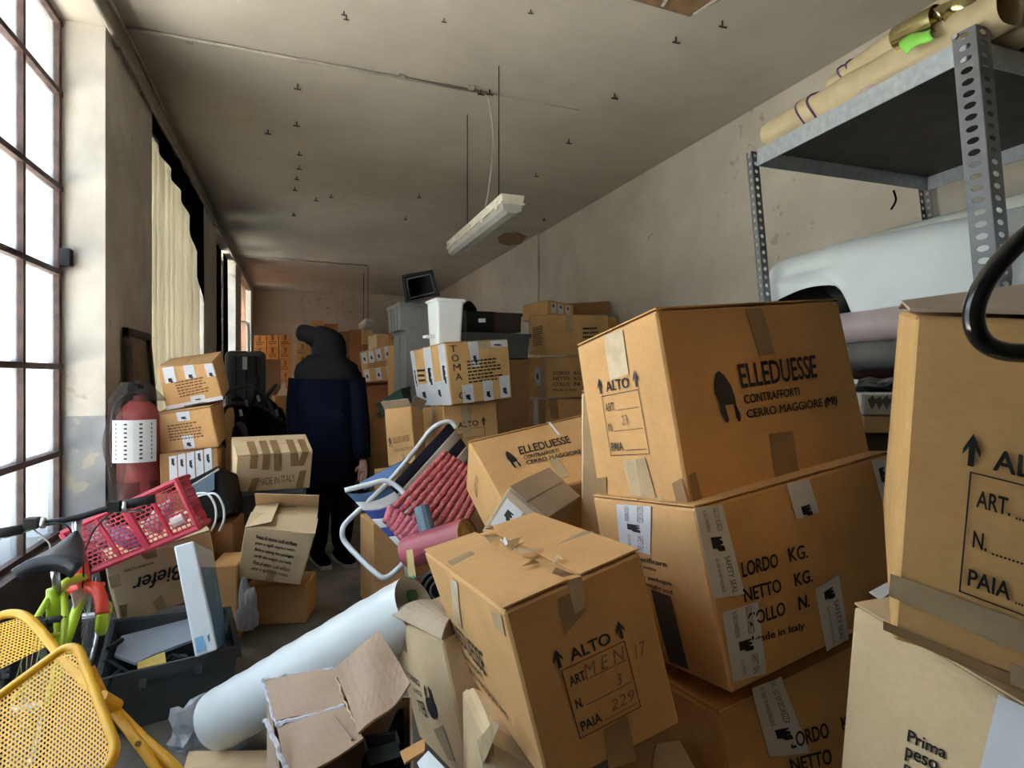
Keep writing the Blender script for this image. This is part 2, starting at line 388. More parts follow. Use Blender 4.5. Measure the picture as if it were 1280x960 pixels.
for y in (4.29, 5.18): G().tube([V3(1.41, y, 2.66), V3(1.41, y, ZC)], .0045, 6).obj('suspension_rod', BLACKP, lm)
v, f = tube_geo(spline([V3(1.44, 4.7, 3.68), V3(1.5, 4.72, 3.42), V3(1.49, 4.73, 3.1), V3(1.43, 4.75, 2.67)], 5), .006, 6); mesh_obj('power_cable', v, f, CORD, lm, smooth=True)
lm2 = lamp(1.39, 12.75, 14.2, 2.58, 'far hanging fluorescent lamp above the boxes at the back wall')
for y in (13.0, 13.9): G().tube([V3(1.39, y, 2.58), V3(1.39, y, ZC)], .007, 6).obj('suspension_rod', BLACKP, lm2)
# the rusty hooks left in the ceiling
HOOK = mat('rusty hook', (.05, .035, .03), rough=.8)
hk = [(433,18),(555,21),(663,10),(372,103),(371,150),(374,187),(374,205),(371,218),(369,232),(367,264),(414,241),(524,241),(507,269),(601,110),(612,110),(768,115),(711,172),(670,214),(644,241),(845,44),(903,24),(680,270),(430,12),(395,245),(335,160)]
for k, (x, y) in enumerate(hk):
    p = PZ(x, y + 2, ZC)
    k_ = .55 if np.linalg.norm(p) < 5.5 else .9; g = G().tube([p, p - V3(0, 0, .05 * k_)], .007 * k_, 5); g.tube([p - V3(.03, 0, .045) * k_, p - V3(-.03, .01, .05) * k_], .007 * k_, 5)
    tag(g.obj('ceiling_hook', HOOK, origin=p), 'small rusty hook left sticking out of the ceiling paint', 'hook', 'rusty hooks in the ceiling')
# broken places in the ceiling
CLAY = mat('bare hollow clay block', (.25, .15, .08), rough=.9, var=.3, vscale=9)
def broken(pxs, label, grp):
    pts = [PZ(x, y, ZC - .002) for x, y in pxs]
    t = G().plate([p + V3(0, 0, 0) for p in pts], .02).obj('ceiling_break', CLAY, origin=pts[0])
    tag(t, label, 'ceiling damage')
    return t
broken([(622,297),(630,291),(645,290),(658,295),(652,303),(636,306),(625,303)], 'round broken brown patch in the ceiling behind the lamp', 0)
bk = broken([(782,-2),(862,21),(905,-2),(900,-60),(780,-60)], 'large broken ceiling patch baring brown clay blocks at the top edge', 0)
for (a, b) in (((868,18),(905,-8)), ((828,8),(850,-30))):
    G().plate([PZ(a[0]-2, a[1]-1, ZC-.012), PZ(b[0]-2, b[1], ZC-.012), PZ(b[0]+3, b[1], ZC-.012), PZ(a[0]+2, a[1]-1, ZC-.012)], .006).obj('mortar_joint', LAMPW, bk)

# ------------------------------------------------------------------ blinds and curtains
SLAT = sheet_mat('cream blind fabric', (.78, .72, .60), transl=.55); BCURT = sheet_mat('black curtain cloth', (.012, .010, .016), transl=.2)
PINK = sheet_mat('pinkish blind fabric', (.82, .62, .50), transl=.6)
bl = thing('vertical_blind', 'cream vertical slat blind hanging in the second window', 'blind', (XP - .06, 7.0, .6))
n = 24
for i in range(n):
    y = 5.58 + i * .119; a = math.radians(22 + random.uniform(-14, 14))
    dx, dy = math.sin(a) * .064, math.cos(a) * .064
    G().plate([V3(XP - .06 - dx, y - dy, .6), V3(XP - .06 + dx, y + dy, .6), V3(XP - .06 + dx, y + dy, 3.38), V3(XP - .06 - dx, y - dy, 3.38)], .002).obj('slat', SLAT, bl)
G().box((XP - .09, 5.56, 3.38), (XP - .03, 8.41, 3.52)).obj('head_rail', WHITEP, bl)
def drape(name, label, x, ya, yb, ztop, lower, m, n=40, par=None):
    def fn(u, v):
        y = ya + (yb - ya) * u; zb = lower(u); z = ztop + (zb - ztop) * v
        return V3(x + .02 * math.sin(u * 34) * (.3 + .7 * v), y, z)
    v, f = thick_sheet(fn, n, 6, .002)
    return tag(mesh_obj(name, v, f, m, smooth=True), label, 'curtain')
drape('black_curtain', 'black cloth strip added for the shaded top of the cream blind', XP - .005, 5.58, 8.40, 3.525, lambda u: 3.36 - .32 * u - 1.25 * max(0, u - .45) ** 2.0 * 2.2, BCURT)  # dark strip standing in for the shade at the blind's top
drape('black_curtain', 'long black curtain closing the third window', XW + .12, 9.8, 11.3, 3.53, lambda u: .7 + .2 * math.sin(u * 9), BCURT)
drape('black_curtain', 'narrow black curtain with torn edge beside the third pillar', XW + .13, 11.55, 12.2, 3.53, lambda u: 1.0, BCURT)
drape('pink_blind', 'pinkish cloth blind covering the far fourth window', XW + .13, 13.8, 16.3, 3.53, lambda u: .7, PINK)
CRUMP = sheet_mat('crumpled clear film', (.75, .78, .85), transl=.4, transp=.35, gloss=.1)

# ------------------------------------------------------------------ cartons
FIT = {
 'E1': ([1.1446, 1.4502, 1.3353], [0.1175, -0.139, -0.1102], [0.6769, 0.3718, 0.451]),
 'E2': ([1.1894, 1.3814, 0.9164], [0.1108, -0.1068, -0.1256], [0.6885, 0.4241, 0.4124]),
 'M': ([0.5635, 1.4046, 0.7875], [0.0207, -0.0683, -0.2406], [0.3194, 0.6069, 0.3656]),
 'A1': ([1.113, 0.6284, 1.2726], [-0.888, 0.1033, 0.0805], [0.4001, 0.6927, 0.437]),
 'E4': ([1.0112, 2.3493, 0.9735], [-0.2127, -0.9558, -0.3055], [0.6315, 0.2839, 0.3588]),
 'S': ([0.7675, 1.9668, 0.9214], [0.766, 0.6219, -0.1137], [0.2739, 0.1591, 0.1984]),
 'B2': ([0.5183, 1.8594, 0.4658], [0.0905, -0.2433, -0.1745], [0.3001, 0.5222, 0.42]),
 'L1': ([-0.6351, 4.4823, 1.3764], [-0.0107, 0.171, -0.1712], [0.3226, 0.3959, 0.2594]),
 'L2': ([-0.6419, 4.4353, 1.0729], [-0.0473, 0.0637, -0.113], [0.3229, 0.3948, 0.2468]),
 'L3': ([-0.627, 4.3806, 0.827], [-0.0004, -0.0708, -0.057], [0.3241, 0.3939, 0.2005]),
 'MI': ([-0.1432, 3.7704, 0.8981], [0.1823, 0.3129, 0.0128], [0.4027, 0.2503, 0.2215]),
 'OB': ([-0.0982, 3.6435, 0.4676], [-0.099, 0.1867, 0.1888], [0.341, 0.3358, 0.2925]),
 'OB2': ([-0.118, 3.9841, 0.1068], [-0.3321, -0.0011, 0.0478], [0.3233, 0.36, 0.1981]),
 'BI': ([-0.6222, 3.3018, 0.5079], [0.3524, 0.1529, -0.1726], [0.413, 0.3462, 0.3081]),
 'WB': ([-0.3861, 2.9357, 0.4403], [1.634, -0.2114, 0.3291], [0.46, 0.0804, 0.4314]),
 'T1': ([1.1899, 4.5662, 1.4168], [0.201, -0.0551, -0.0862], [0.5098, 0.6396, 0.4343]),
 'T2': ([1.1827, 4.5734, 0.961], [0.113, -0.0608, -0.0447], [0.4266, 0.4994, 0.4305]),
 'T3': ([0.7313, 4.3448, 0.9638], [1.1149, -0.1281, 0.159], [0.2872, 0.1944, 0.3985]),
 'RB': ([2.8863, 6.2731, 1.8624], [0.089, 0.0549, -0.0311], [0.781, 0.426, 0.4347]),
 'RC': ([2.8468, 6.3046, 1.3841], [0.1327, -0.0006, -0.0042], [0.6995, 0.4131, 0.437]),
 'RD': ([2.8525, 6.3083, 0.9179], [0.0942, -0.0544, 0.0224], [0.6933, 0.4073, 0.428]),
 'RC2': ([2.6932, 6.8864, 1.3971], [0.06, -0.0017, -0.0046], [0.5343, 0.3912, 0.439]),
 'RD2': ([2.6361, 6.8008, 0.8894], [0.0408, -0.0263, 0.0176], [0.5418, 0.3826, 0.4406]),
 'RA': ([2.8407, 6.7577, 2.1521], [0.3518, -0.0769, 0.0701], [0.4234, 0.4489, 0.1829]),
 'RA2': ([3.3261, 6.8607, 2.2263], [0.0376, 0.0398, -0.094], [0.6064, 0.3973, 0.1375]),
 'MB': ([0.8279, 6.7213, 1.514], [-0.1866, -0.0218, -0.1705], [0.3249, 0.3975, 0.3429]),
}
SGN = {y + x + z: V3({'L': -1, 'R': 1}[x], {'F': -1, 'B': 1}[y], {'B': -1, 'T': 1}[z]) for y in 'FB' for x in 'LR' for z in 'TB'}
FACES = {'front': ('FLT','FRT','FRB','FLB'), 'left': ('BLT','FLT','FLB','BLB'), 'right': ('FRT','BRT','BRB','FRB'),
         'back': ('BRT','BLT','BLB','BRB'), 'top': ('BLT','BRT','FRT','FLT'), 'bottom': ('FLB','FRB','BRB','BLB')}
def rotm(e):
    a, b, g = e
    Rz = np.array([[math.cos(a), -math.sin(a), 0], [math.sin(a), math.cos(a), 0], [0, 0, 1]])
    Rx = np.array([[1, 0, 0], [0, math.cos(b), -math.sin(b)], [0, math.sin(b), math.cos(b)]])
    Ry = np.array([[math.cos(g), 0, math.sin(g)], [0, 1, 0], [-math.sin(g), 0, math.cos(g)]])
    return Rz @ Rx @ Ry
def fitcorners(c, e, d, obs={}):
    R = rotm(e); K = {k: np.array(c) + R @ (s * np.array(d) / 2) for k, s in SGN.items()}
    for k, (x, y) in obs.items():
        z = K[k][0] * SI + K[k][1] * CO; K[k] = P(x, y, z)
    return K
def scaleK(K, s):
    return {k: V3(0, 0, HC) + (p - V3(0, 0, HC)) * s for k, p in K.items()}
def pbox(xl, xr, yt, yb, z, yaw=0.0, depth=.4, height=None):
    """upright box whose front left edge is at pixel column xl and camera depth z, its front right edge at column xr"""
    a = P(xl, yt, z); h = (yb - yt) / F * z if height is None else height
    ex = V3(math.cos(yaw), math.sin(yaw), 0); ey = V3(-math.sin(yaw), math.cos(yaw), 0)
    d = ray(xr, HOR); A = np.array([[ex[0], -d[0]], [ex[1], -d[1]]]); w = np.linalg.solve(A, -a[:2])[0]
    up = V3(0, 0, h)
    return {'FLT': a, 'FRT': a + ex * w, 'FLB': a - up, 'FRB': a + ex * w - up, 'BLT': a + ey * depth, 'BRT': a + ex * w + ey * depth,
            'BLB': a + ey * depth - up, 'BRB': a + ex * w + ey * depth - up}
def wbox(x, y, z, w, d, h, yaw=0.0):
    """upright box centred on x, y with its base at z"""
    return fitcorners((x, y, z + h / 2), (yaw, 0, 0), (w, d, h))
_txt = {}
def text_geo(s, shear=0.0, bold=.018):
    if (s, shear, bold) in _txt: return _txt[(s, shear, bold)]
    cu = bpy.data.curves.new('t', 'FONT'); cu.body = s; cu.shear = shear; cu.resolution_u = 3
    o = bpy.data.objects.new('t', cu); C.objects.link(o)
    dg = bpy.context.evaluated_depsgraph_get(); me = bpy.data.meshes.new_from_object(o.evaluated_get(dg))
    v = np.array([tuple(q.co)[:2] for q in me.vertices]); f = [tuple(p.vertices) for p in me.polygons]
    if bold > .01:                                  # heavier stroke: copies nudged sideways and up
        n0 = len(v); f0 = f; sh_ = [(0, 0), (-.022, 0), (.022, 0), (0, .014), (0, -.014)]
        v = np.concatenate([v + np.array(d) for d in sh_]); f = [tuple(i + k * n0 for i in q) for k in range(5) for q in f0]
    lo, hi = v.min(0), v.max(0); v = (v - lo) / np.maximum(hi - lo, 1e-6)
    bpy.data.objects.remove(o); bpy.data.curves.remove(cu); bpy.data.meshes.remove(me)
    _txt[(s, shear, bold)] = (v, f); return v, f

class Carton:
    def __init__(s, name, label, K, m, group=None, cat='box', bulge=.006, flaps=True, gap=.006, n=4, seed=0, dent=.003, er=.006):
        s.K = K; s.m = m; s.b = bulge
        base = min(K.values(), key=lambda q: q[2]); cen = sum(K.values()) / 8
        s.t = thing(name, label, cat, (cen[0], cen[1], base[2]), group)
        s.cen = cen
        lx = np.linalg.norm(K['FRT'] - K['FLT']); ly = np.linalg.norm(K['BLT'] - K['FLT']); lz = np.linalg.norm(K['FLT'] - K['FLB'])
        s.dim = (lx, ly, lz); ks = {}; v = []; f = []
        ts = [sorted({0, er / L, 1 - er / L, 1} | {i / n for i in range(1, n)}) for L in s.dim]
        def vid(c):
            k = tuple(round(q, 5) for q in c)
            if k not in ks:
                ext = [i for i in range(3) if c[i] in (0, 1)]; cc = list(c)
                if len(ext) >= 2:
                    for i in ext: cc[i] = er * .45 / s.dim[i] if c[i] == 0 else 1 - er * .45 / s.dim[i]
                p = s.tri(*cc)
                if len(ext) == 1:
                    i = ext[0]; o = [j for j in range(3) if j != i]
                    am = s.b * math.sin(math.pi * c[o[0]]) * math.sin(math.pi * c[o[1]])
                    p = p + nrm(s.tri(*[c[j] if j != i else (1 if c[i] else 0) for j in range(3)]) - s.tri(*[c[j] if j != i else .5 for j in range(3)])) * am
                ks[k] = len(v); v.append(p)
            return ks[k]
        for ax in range(3):
            o1, o2 = [j for j in range(3) if j != ax]
            for e in (0, 1):
                for i in range(len(ts[o1]) - 1):
                    for j in range(len(ts[o2]) - 1):
                        q = []
                        for (a, b) in ((i, j), (i + 1, j), (i + 1, j + 1), (i, j + 1)):
                            c = [0, 0, 0]; c[ax] = e; c[o1] = ts[o1][a]; c[o2] = ts[o2][b]; q.append(vid(tuple(c)))
                        f.append(tuple(q))
        s.body = mesh_obj('carton_body', v, f, m, s.t, recalc=True)
        if flaps:
            L = lx >= ly
            for k in (0, 1):
                g0 = gap / 2 / (ly if L else lx)
                a, b = (.004, .5 - g0) if k == 0 else (.5 + g0, .996)
                fn = (lambda u, w: s.pt('top', .004 + .992 * u, a + (b - a) * w, .0045)) if L else (lambda u, w: s.pt('top', a + (b - a) * u, .004 + .992 * w, .0045))
                vv, ff = thick_sheet(fn, 6, 6, .0035); mesh_obj('flap', vv, ff, m, s.t)
    def tri(s, x, y, z):
        K = s.K
        a = K['FLB']*(1-x) + K['FRB']*x; b = K['BLB']*(1-x) + K['BRB']*x
        c = K['FLT']*(1-x) + K['FRT']*x; d = K['BLT']*(1-x) + K['BRT']*x
        return (a*(1-y) + b*y)*(1-z) + (c*(1-y) + d*y)*z
    def pt(s, face, u, v, off=0.0):
        q = [s.K[k] for k in FACES[face]]; p = quadpt(q, u, v)
        n = nrm(np.cross(q[3] - q[0] + q[2] - q[1], q[1] - q[0] + q[2] - q[3]))
        if np.dot(n, p - s.cen) < 0: n = -n
        uu, vv = min(max(u, 0), 1), min(max(v, 0), 1)
        return p + n * (off + s.b * math.sin(math.pi * uu) * math.sin(math.pi * vv))
    def uv(s, face, px, py):
        """pixel -> position on the face (ray meets the bilinear patch)"""
        q = [s.K[k] for k in FACES[face]]; o = V3(0, 0, HC); d = ray(px, py); x = V3(.5, .5, np.linalg.norm(s.cen - o))
        for _ in range(25):
            r = quadpt(q, x[0], x[1]) - (o + d * x[2])
            ju = (q[1]-q[0])*(1-x[1]) + (q[2]-q[3])*x[1]; jv = (q[3]-q[0])*(1-x[0]) + (q[2]-q[1])*x[0]
            try: dx = np.linalg.solve(np.stack([ju, jv, -d], 1), -r)
            except np.linalg.LinAlgError: break
            x = x + dx
        return x[:2]
    def quv(s, face, q, px):
        return [np.array(s.uv(face, *p)) if px else np.array(p, float) for p in q]
    def decal(s, name, face, q, m, px=True, off=.0022, parent=None, nu=4, nv=6, rag=0.0):
        Q = s.quv(face, q, px)
        if not px: pass
        def fn(u, v):
            w = quadpt(Q, u, v)
            if rag and v in (0, 1): w = w + (Q[3] - Q[0]) * random.uniform(-rag, rag)
            return s.pt(face, w[0], w[1], off)
        vv, ff = thick_sheet(fn, nu, nv, .0006)
        return mesh_obj(name, vv, ff, m, parent or s.t)
    def text(s, face, st, q, m=None, px=True, off=.0028, parent=None, shear=0.0, name='printed_lettering'):
        Q = s.quv(face, q, px); v, f = text_geo(st, shear, .018 if (m or INK) is INK and name == 'printed_lettering' else .004)
        vv = []
        for x, y in v:
            w = quadpt(Q, x, 1 - y); vv.append(s.pt(face, w[0], w[1], off))
        return mesh_obj(name, vv, f, m or INK, parent or s.t)
    def poly(s, face, pts, m=None, px=True, off=.0028, name='printed_mark', parent=None, frame=None):
        Q = s.quv(face, pts, px) if frame is None else [quadpt(frame, *p) for p in pts]
        return mesh_obj(name, [s.pt(face, w[0], w[1], off) for w in Q], [tuple(range(len(Q)))], m or INK, parent or s.t)
    def lines(s, face, q, n, m=None, px=True, fill=.45, name='printed_lines'):
        """a block of small print too fine to read: n word-like rows"""
        Q = s.quv(face, q, px); g = G()
        for i in range(n):
            x = 0.0; end = random.uniform(.7, 1)
            while x < end:
                w = random.uniform(.05, .14); v0 = (i + .2) / n; v1 = v0 + fill / n
                c = [quadpt(Q, a, b) for a, b in ((x, v0), (min(1, x + w), v0), (min(1, x + w), v1), (x, v1))]
                g.add([s.pt(face, z[0], z[1], .0028) for z in c], [(0, 1, 2, 3)]); x += w + .025
        o = g.obj(name, m or INK, s.t, recalc=False); o['kind'] = 'stuff'; return o
    def seal(s, face, q, px=True, mark=.5, words=True, flip=False):
        """white sealing tape with its black emblem and small print"""
        Q = s.quv(face, q, px); o = s.decal('sealing_tape', face, [tuple(p) for p in Q], WTAPE, False, rag=.01)
        def sub(a, b, c, d): return [tuple(quadpt(Q, x, y)) for x, y in ((a, b), (c, b), (c, d), (a, d))]
        shp = [(.25,0),(.75,0),(.75,.12),(.6,.2),(.75,.3),(.75,.5),(.6,.56),(.78,.66),(.78,1),(.5,1),(.42,.8),(.25,.8)]
        h = .16 if words else .3
        fr = [np.array(p) for p in sub(.12, mark - h / 2, .88, mark + h / 2)]
        s.poly(face, shp, frame=fr, parent=o, name='emblem', off=.0032)
        if words:
            for (x0, x1, y0, y1, t) in ((.62, .8, .02, mark - .14, 'SIGILLO DI SICUREZZA'), (.25, .38, .04, mark - .14, 'IN CASO DI MANOMISSIONE'), (.62, .8, mark + .14, .97, 'SAFETY SEAL'), (.3, .4, mark + .16, .95, 'DO NOT ACCEPT THE PARCEL')):
                if y1 - y0 < .12: continue
                c = [(x1, y0), (x1, y1), (x0, y1), (x0, y0)]
                s.text(face, t, [tuple(quadpt(Q, *p)) for p in c], INK, False, off=.0032, parent=o, name='small_print')
        return o
    def form(s, face, q, px=True, arrows=True, m=None, hand=()):
        """ALTO with two arrows above the ART. / N. / PAIA frame; q is the frame"""
        Q = s.quv(face, q, px); m = m or INK
        def fr(u, v): return quadpt(Q, u, v)
        g = G()
        def bar(a, b, c, d): g.add([s.pt(face, *fr(x, y), .0028) for x, y in ((a, b), (c, b), (c, d), (a, d))], [(0, 1, 2, 3)])
        bar(0, 0, 1, .012); bar(0, .988, 1, 1); bar(0, 0, .014, 1); bar(.986, 0, 1, 1)
        for y, x0 in ((.27, .37), (.60, .22), (.92, .42)):
            for i in range(24):
                x = x0 + (.95 - x0) * i / 24; bar(x, y - .008, x + (.95 - x0) / 24 * .6, y + .008)
        g.obj('printed_frame', m, s.t, recalc=False)
        def tx(st, a, b, c, d): s.text(face, st, [tuple(fr(x, y)) for x, y in ((a, b), (c, b), (c, d), (a, d))], m, False)
        tx('ALTO', .17, -.22, .80, -.05); tx('ART.', .07, .13, .33, .27); tx('N.', .07, .46, .18, .60); tx('PAIA', .06, .78, .38, .92)
        for x in (.0, .97):
            s.poly(face, [(x-.07,-.17),(x,-.30),(x+.07,-.17),(x+.07,-.12),(x+.025,-.19),(x+.025,-.04),(x-.025,-.04),(x-.025,-.19),(x-.07,-.12)], m, False, frame=[np.array(p) for p in Q], name='up_arrow')
        for st, a, b, c, d in hand: s.text(face, st, [tuple(fr(x, y)) for x, y in ((a, b), (c, b), (c, d), (a, d))], INKG, False, name='handwriting', shear=.2)
LOGO = [(.30,0),(.55,.10),(.78,.30),(.88,.55),(.88,.68),(1,.86),(.97,.99),(.86,1),(.80,.90),(.76,.66),(.40,.66),(.44,.80),(.50,.93),(.44,1),(.32,.97),(.20,.80),(.14,.58),(0,.42),(.02,.22),(.12,.06)]
TXT = ['Prima di ritirare i colli verificare', 'peso e sigilli sopra e sotto.', 'Before taking the packages', 'verify the weight and seals.']

def cv(pts, ox, oy, k): return [(ox + x / k, oy + y / k) for x, y in pts]

# --- the leaning stack of three at the right: top box
def c1(*p): return cv(p, 720, 360, 1280 / 380)
e1 = Carton('cardboard_box', 'big carton with large pliers emblem on its orange front, top of the leaning stack', fitcorners(*FIT['E1'], {'FLT':(820,388),'FRT':(1048,376),'FRB':(1088,566),'FLB':(862,635),'BLT':(721,434),'BLB':(748,620)}), TAN, bulge=.004, dent=.004)
e1.text('front', 'ELLEDUESSE', c1((672,322),(1000,282),(1010,378),(690,425)))
e1.text('front', 'CONTRAFFORTI', c1((697,452),(930,418),(935,453),(703,490)))
e1.text('front', 'CERRO MAGGIORE (MI)', c1((708,514),(1092,455),(1096,500),(716,560)))
e1.poly('front', [(.30*0,0)], m=INK, frame=None) if False else None
e1.poly('front', LOGO, frame=e1.quv('front', c1((568,352),(655,345),(690,562),(590,575)), True))
e1.decal('tape', 'front', c1((710,88),(778,82),(832,278),(765,288)), TAPE); e1.decal('tape', 'front', c1((806,616),(905,600),(940,800),(838,818)), TAPE)
e1.decal('tape', 'front', c1((474,790),(500,775),(528,885),(492,905)), TAPE)
e1.decal('clear_tape', 'left', c1((118,200),(200,176),(228,360),(150,390)), CLEAR)
e1.decal('clear_tape', 'left', c1((203,725),(298,716),(340,880),(235,872)), CLEAR)
e1.decal('tape', 'left', c1((258,718),(298,714),(338,878),(280,878)), TAPE2, off=.0030)
e1.decal('tape', 'left', c1((92,800),(130,795),(135,885),(105,880)), TAPE); e1.decal('tape', 'left', c1((408,822),(448,800),(474,900),(428,908)), TAPE)
e1.decal('clear_tape', 'left', c1((110,872),(370,882),(372,915),(130,900)), TAPE2)
e1.form('left', c1((113,455),(270,425),(318,698),(153,707)), hand=[('23', .45, .36, .6, .52)])
# middle box
def c2(*p): return cv(p, 740, 560, 1280 / 380)
e2 = Carton('cardboard_box', 'carton printed LORDO NETTO COLLO with white sealing tapes, middle of the leaning stack', fitcorners(*FIT['E2'], {'FLT':(868,637),'FRT':(1112,567),'FRB':(1138,757),'FLB':(915,868),'BLT':(741,622)}), TAN, bulge=.006)
for st, q in (('LORDO', ((620,480),(770,440),(775,497),(628,545))), ('KG.', ((812,420),(895,402),(898,460),(822,480))), ('NETTO', ((628,590),(780,547),(790,602),(637,650))), ('KG.', ((836,527),(915,505),(918,560),(845,582))),
              ('COLLO', ((645,695),(800,642),(806,700),(655,752))), ('N.', ((856,624),(905,610),(907,665),(862,682))), ('Made in Italy', ((665,790),(885,730),(890,765),(675,832)))):
    e2.text('front', st, c2(*q))
e2.seal('front', c2((428,252),(545,240),(636,615),(512,632)), mark=.42); e2.seal('front', c2((545,692),(690,646),(730,945),(592,985)), mark=.55)
e2.seal('front', c2((815,150),(910,130),(948,270),(852,300)), mark=.85, words=False); e2.seal('front', c2((1172,52),(1238,40),(1262,250),(1240,320)), mark=.3, words=False)
e2.seal('front', c2((926,592),(1025,530),(1078,800),(985,855)), mark=.2)
e2.seal('left', c2((105,235),(252,245),(255,448),(125,412)), mark=.5); e2.decal('tape', 'left', c2((258,590),(340,620),(410,930),(330,900)), DGREYP)
for st, q in (('da verificare', ((160,440),(322,475),(324,498),(165,462))), ('sopra e sotto', ((150,470),(280,505),(282,520),(152,488))), ('the packages', ((200,520),(345,560),(347,582),(205,540))), ('weight and', ((230,555),(348,595),(350,620),(234,580)))):
    e2.text('left', st, c2(*q))
# lowest box, bulged and crushed
K = fitcorners((1.245, 1.385, .44), (.1108, -.07, -.12), (.68, .42, .43)); base_top = .22
e3 = Carton('cardboard_box', 'bulged carton at the foot of the leaning stack with one white tape', K, TAN, bulge=.022, n=6)
def c3(*p): return cv(p, 780, 720, 4)
e3.text('front', 'LORDO', c3((800,775),(980,712),(988,785),(808,848))); e3.text('front', 'KG.', c3((1045,690),(1140,655),(1148,720),(1052,752)))
e3.text('front', 'NETTO', c3((795,897),(990,838),(998,915),(808,958))); e3.text('front', 'COLLO', c3((820,1010),(1000,945),(1010,1010),(830,1070)))
e3.seal('front', c3((635,562),(780,502),(890,860),(705,892)), mark=.72)
Carton('cardboard_box', 'flattened low carton carrying the leaning stack', wbox(1.25, 1.40, 0, .78, .56, .2, .11), DKB, flaps=False)

# --- the tilted ALTO box in the foreground
def cm(*p): return cv(p, 480, 720, 4)
m1 = Carton('cardboard_box', 'tilted carton with open split top and ALTO print, in front of the stacks', fitcorners(*FIT['M'], {'FLT':(630,765),'FRT':(800,690),'FRB':(850,905),'FLB':(687,990),'BLT':(530,690),'BLB':(582,836),'BRT':(668,643)}), TAN, bulge=.003, gap=.03)
m1.form('front', cm((880,468),(1198,318),(1280,650),(975,812)), hand=[('M E N', .3, .06, .95, .25), ('3', .72, .40, .82, .56), ('229', .55, .70, .95, .86), ('17', 1.1, .12, 1.3, .32)])
m1.decal('tape', 'front', cm((870,110),(985,60),(1005,170),(900,290)), TAPE); m1.decal('tape', 'front', cm((1100,760),(1210,695),(1260,920),(1120,960)), TAPE)
m1.decal('clear_tape', 'front', cm((910,20),(985,0),(1002,150),(950,190)), TAPE2, off=.0032)
m1.text('left', 'ELLEDUESSE', [(560,770),(604,814),(611,846),(567,790)]); m1.text('left', 'CERRO MAGGIORE (MI)', [(583,826),(635,891),(637,900),(587,840)]); m1.text('left', 'CONTRAFFORTI', [(578,812),(604,842),(606,849),(580,820)])
m1.decal('tape', 'left', cm((338,10),(372,28),(398,260),(362,225)), CLEAR)
m1.decal('tape', 'left', cm((540,175),(590,195),(612,300),(560,250)), TAPE2)
m1.decal('clear_tape', 'top', [(597,664),(612,660),(735,718),(718,727)], CLEAR, off=.012, rag=.02, nu=3, nv=3) if False else None
m1.decal('tape', 'top', [(690,690),(703,684),(745,668),(730,668)], TAPE2, off=.008) ; m1.decal('tape', 'top', [(560,706),(590,693),(595,697),(566,711)], TAPE2, off=.008)
m1.text('top', '42 7', [(722,690),(752,680),(758,688),(730,698)], INKG, off=.0065, name='handwriting', shear=.2)
for k in range(9):                                        # torn ribbons of tape left along the split
    a = .06 + k * .1; q = m1.pt('top', .5 + random.uniform(-.09, .0), 1 - a, .010); 
    r = [q + V3(random.uniform(-.035, .035), random.uniform(-.03, .03), random.uniform(0, .022)) for _ in range(5)]
    G().plate(r[:4], .0008).obj('torn_tape', CLEAR, m1.t)
film = mesh_obj('clear_tape', *thick_sheet(lambda u, v: m1.pt('top', .47 + .05 * u, .33 + .1 * v, .012 + .006 * math.sin(u * 9 + v * 7)), 5, 6, .0006), WHITEP, m1.t)

# --- right edge: the big ALTO box and the box below it
K = fitcorners(*FIT['A1'], {'FLT':(1142,394),'FLB':(1114,800),'BLT':(1124,389)})
a1 = Carton('cardboard_box', 'nearest big carton at the right edge with ALTO print and lifted flap', K, GOLD, bulge=.003, flaps=False)
a1.form('front', [(1212,588),(1385,630),(1372,803),(1198,738)])
a1.decal('tape', 'front', [(1113,716),(1282,776),(1282,818),(1111,744)], TAPE2); a1.decal('tape', 'front', [(1104,775),(1282,850),(1282,866),(1104,786)], TAPE)
a1.decal('tape', 'front', [(1262,826),(1284,836),(1284,862),(1262,852)], TAPE2, off=.0032)
K = a1.K; q = [K['BLT'], K['BRT'], K['FRT'], K['FLT']]
lift = lambda u, v: quadpt(q, u, v) + V3(0, 0, .006 + .17 * v * 0 + .15 * (1 - v) ** 1.0 * (.15 + .85 * u) + .03 * u)
v, f = thick_sheet(lambda u, v: quadpt(q, -.01 + 1.02 * u, .5 * v + .5) + V3(0, 0, .005 + (.012 + .075 * u) * (1 - v)), 8, 6, .004); mesh_obj('flap', v, f, GREYB, a1.t)
v, f = thick_sheet(lambda u, v: quadpt(q, -.005 + 1.01 * u, .5 * v) + V3(0, 0, .005 + (.012 + .075 * u) * (v) + .0), 8, 6, .004); mesh_obj('flap', v, f, GREYB, a1.t)
a = P(1066, 758, 1.05); e = nrm(V3(*(P(0,0,1)*0))) if False else None
def camvec(x, z): return V3(x * CO + z * SI, -x * SI + z * CO, 0)
ex = camvec(.2, -.98); ey = camvec(.98, .2); w, d, h = .62, .42, .5
K = {'FLT': a, 'FRT': a + ex * w + V3(0, 0, -.05), 'BLT': a + ey * d + V3(0, 0, .03), 'BRT': a + ex * w + ey * d + V3(0, 0, -.02)}
K.update({k[:2] + 'B': K[k] - V3(0, 0, h) for k in list(K)}); K['FLB'] = P(1042, 1040, 1.05); 
p1 = Carton('cardboard_box', 'cream carton under the right-hand ALTO box', K, PALE, bulge=.002, flaps=True)
p1.text('front', 'Prima', [(1138,911),(1187,934),(1185,949),(1136,926)]); p1.text('front', 'peso', [(1135,933),(1176,952),(1174,969),(1133,950)]); p1.text('front', 'B', [(1133,954),(1145,960),(1143,973),(1131,967)])
wt = p1.seal('front', [(1250,868),(1300,892),(1290,1000),(1222,985)], mark=.9, words=False)
p1.decal('sealing_tape', 'top', [(1086,742),(1112,728),(1118,738),(1100,752)], WTAPE)
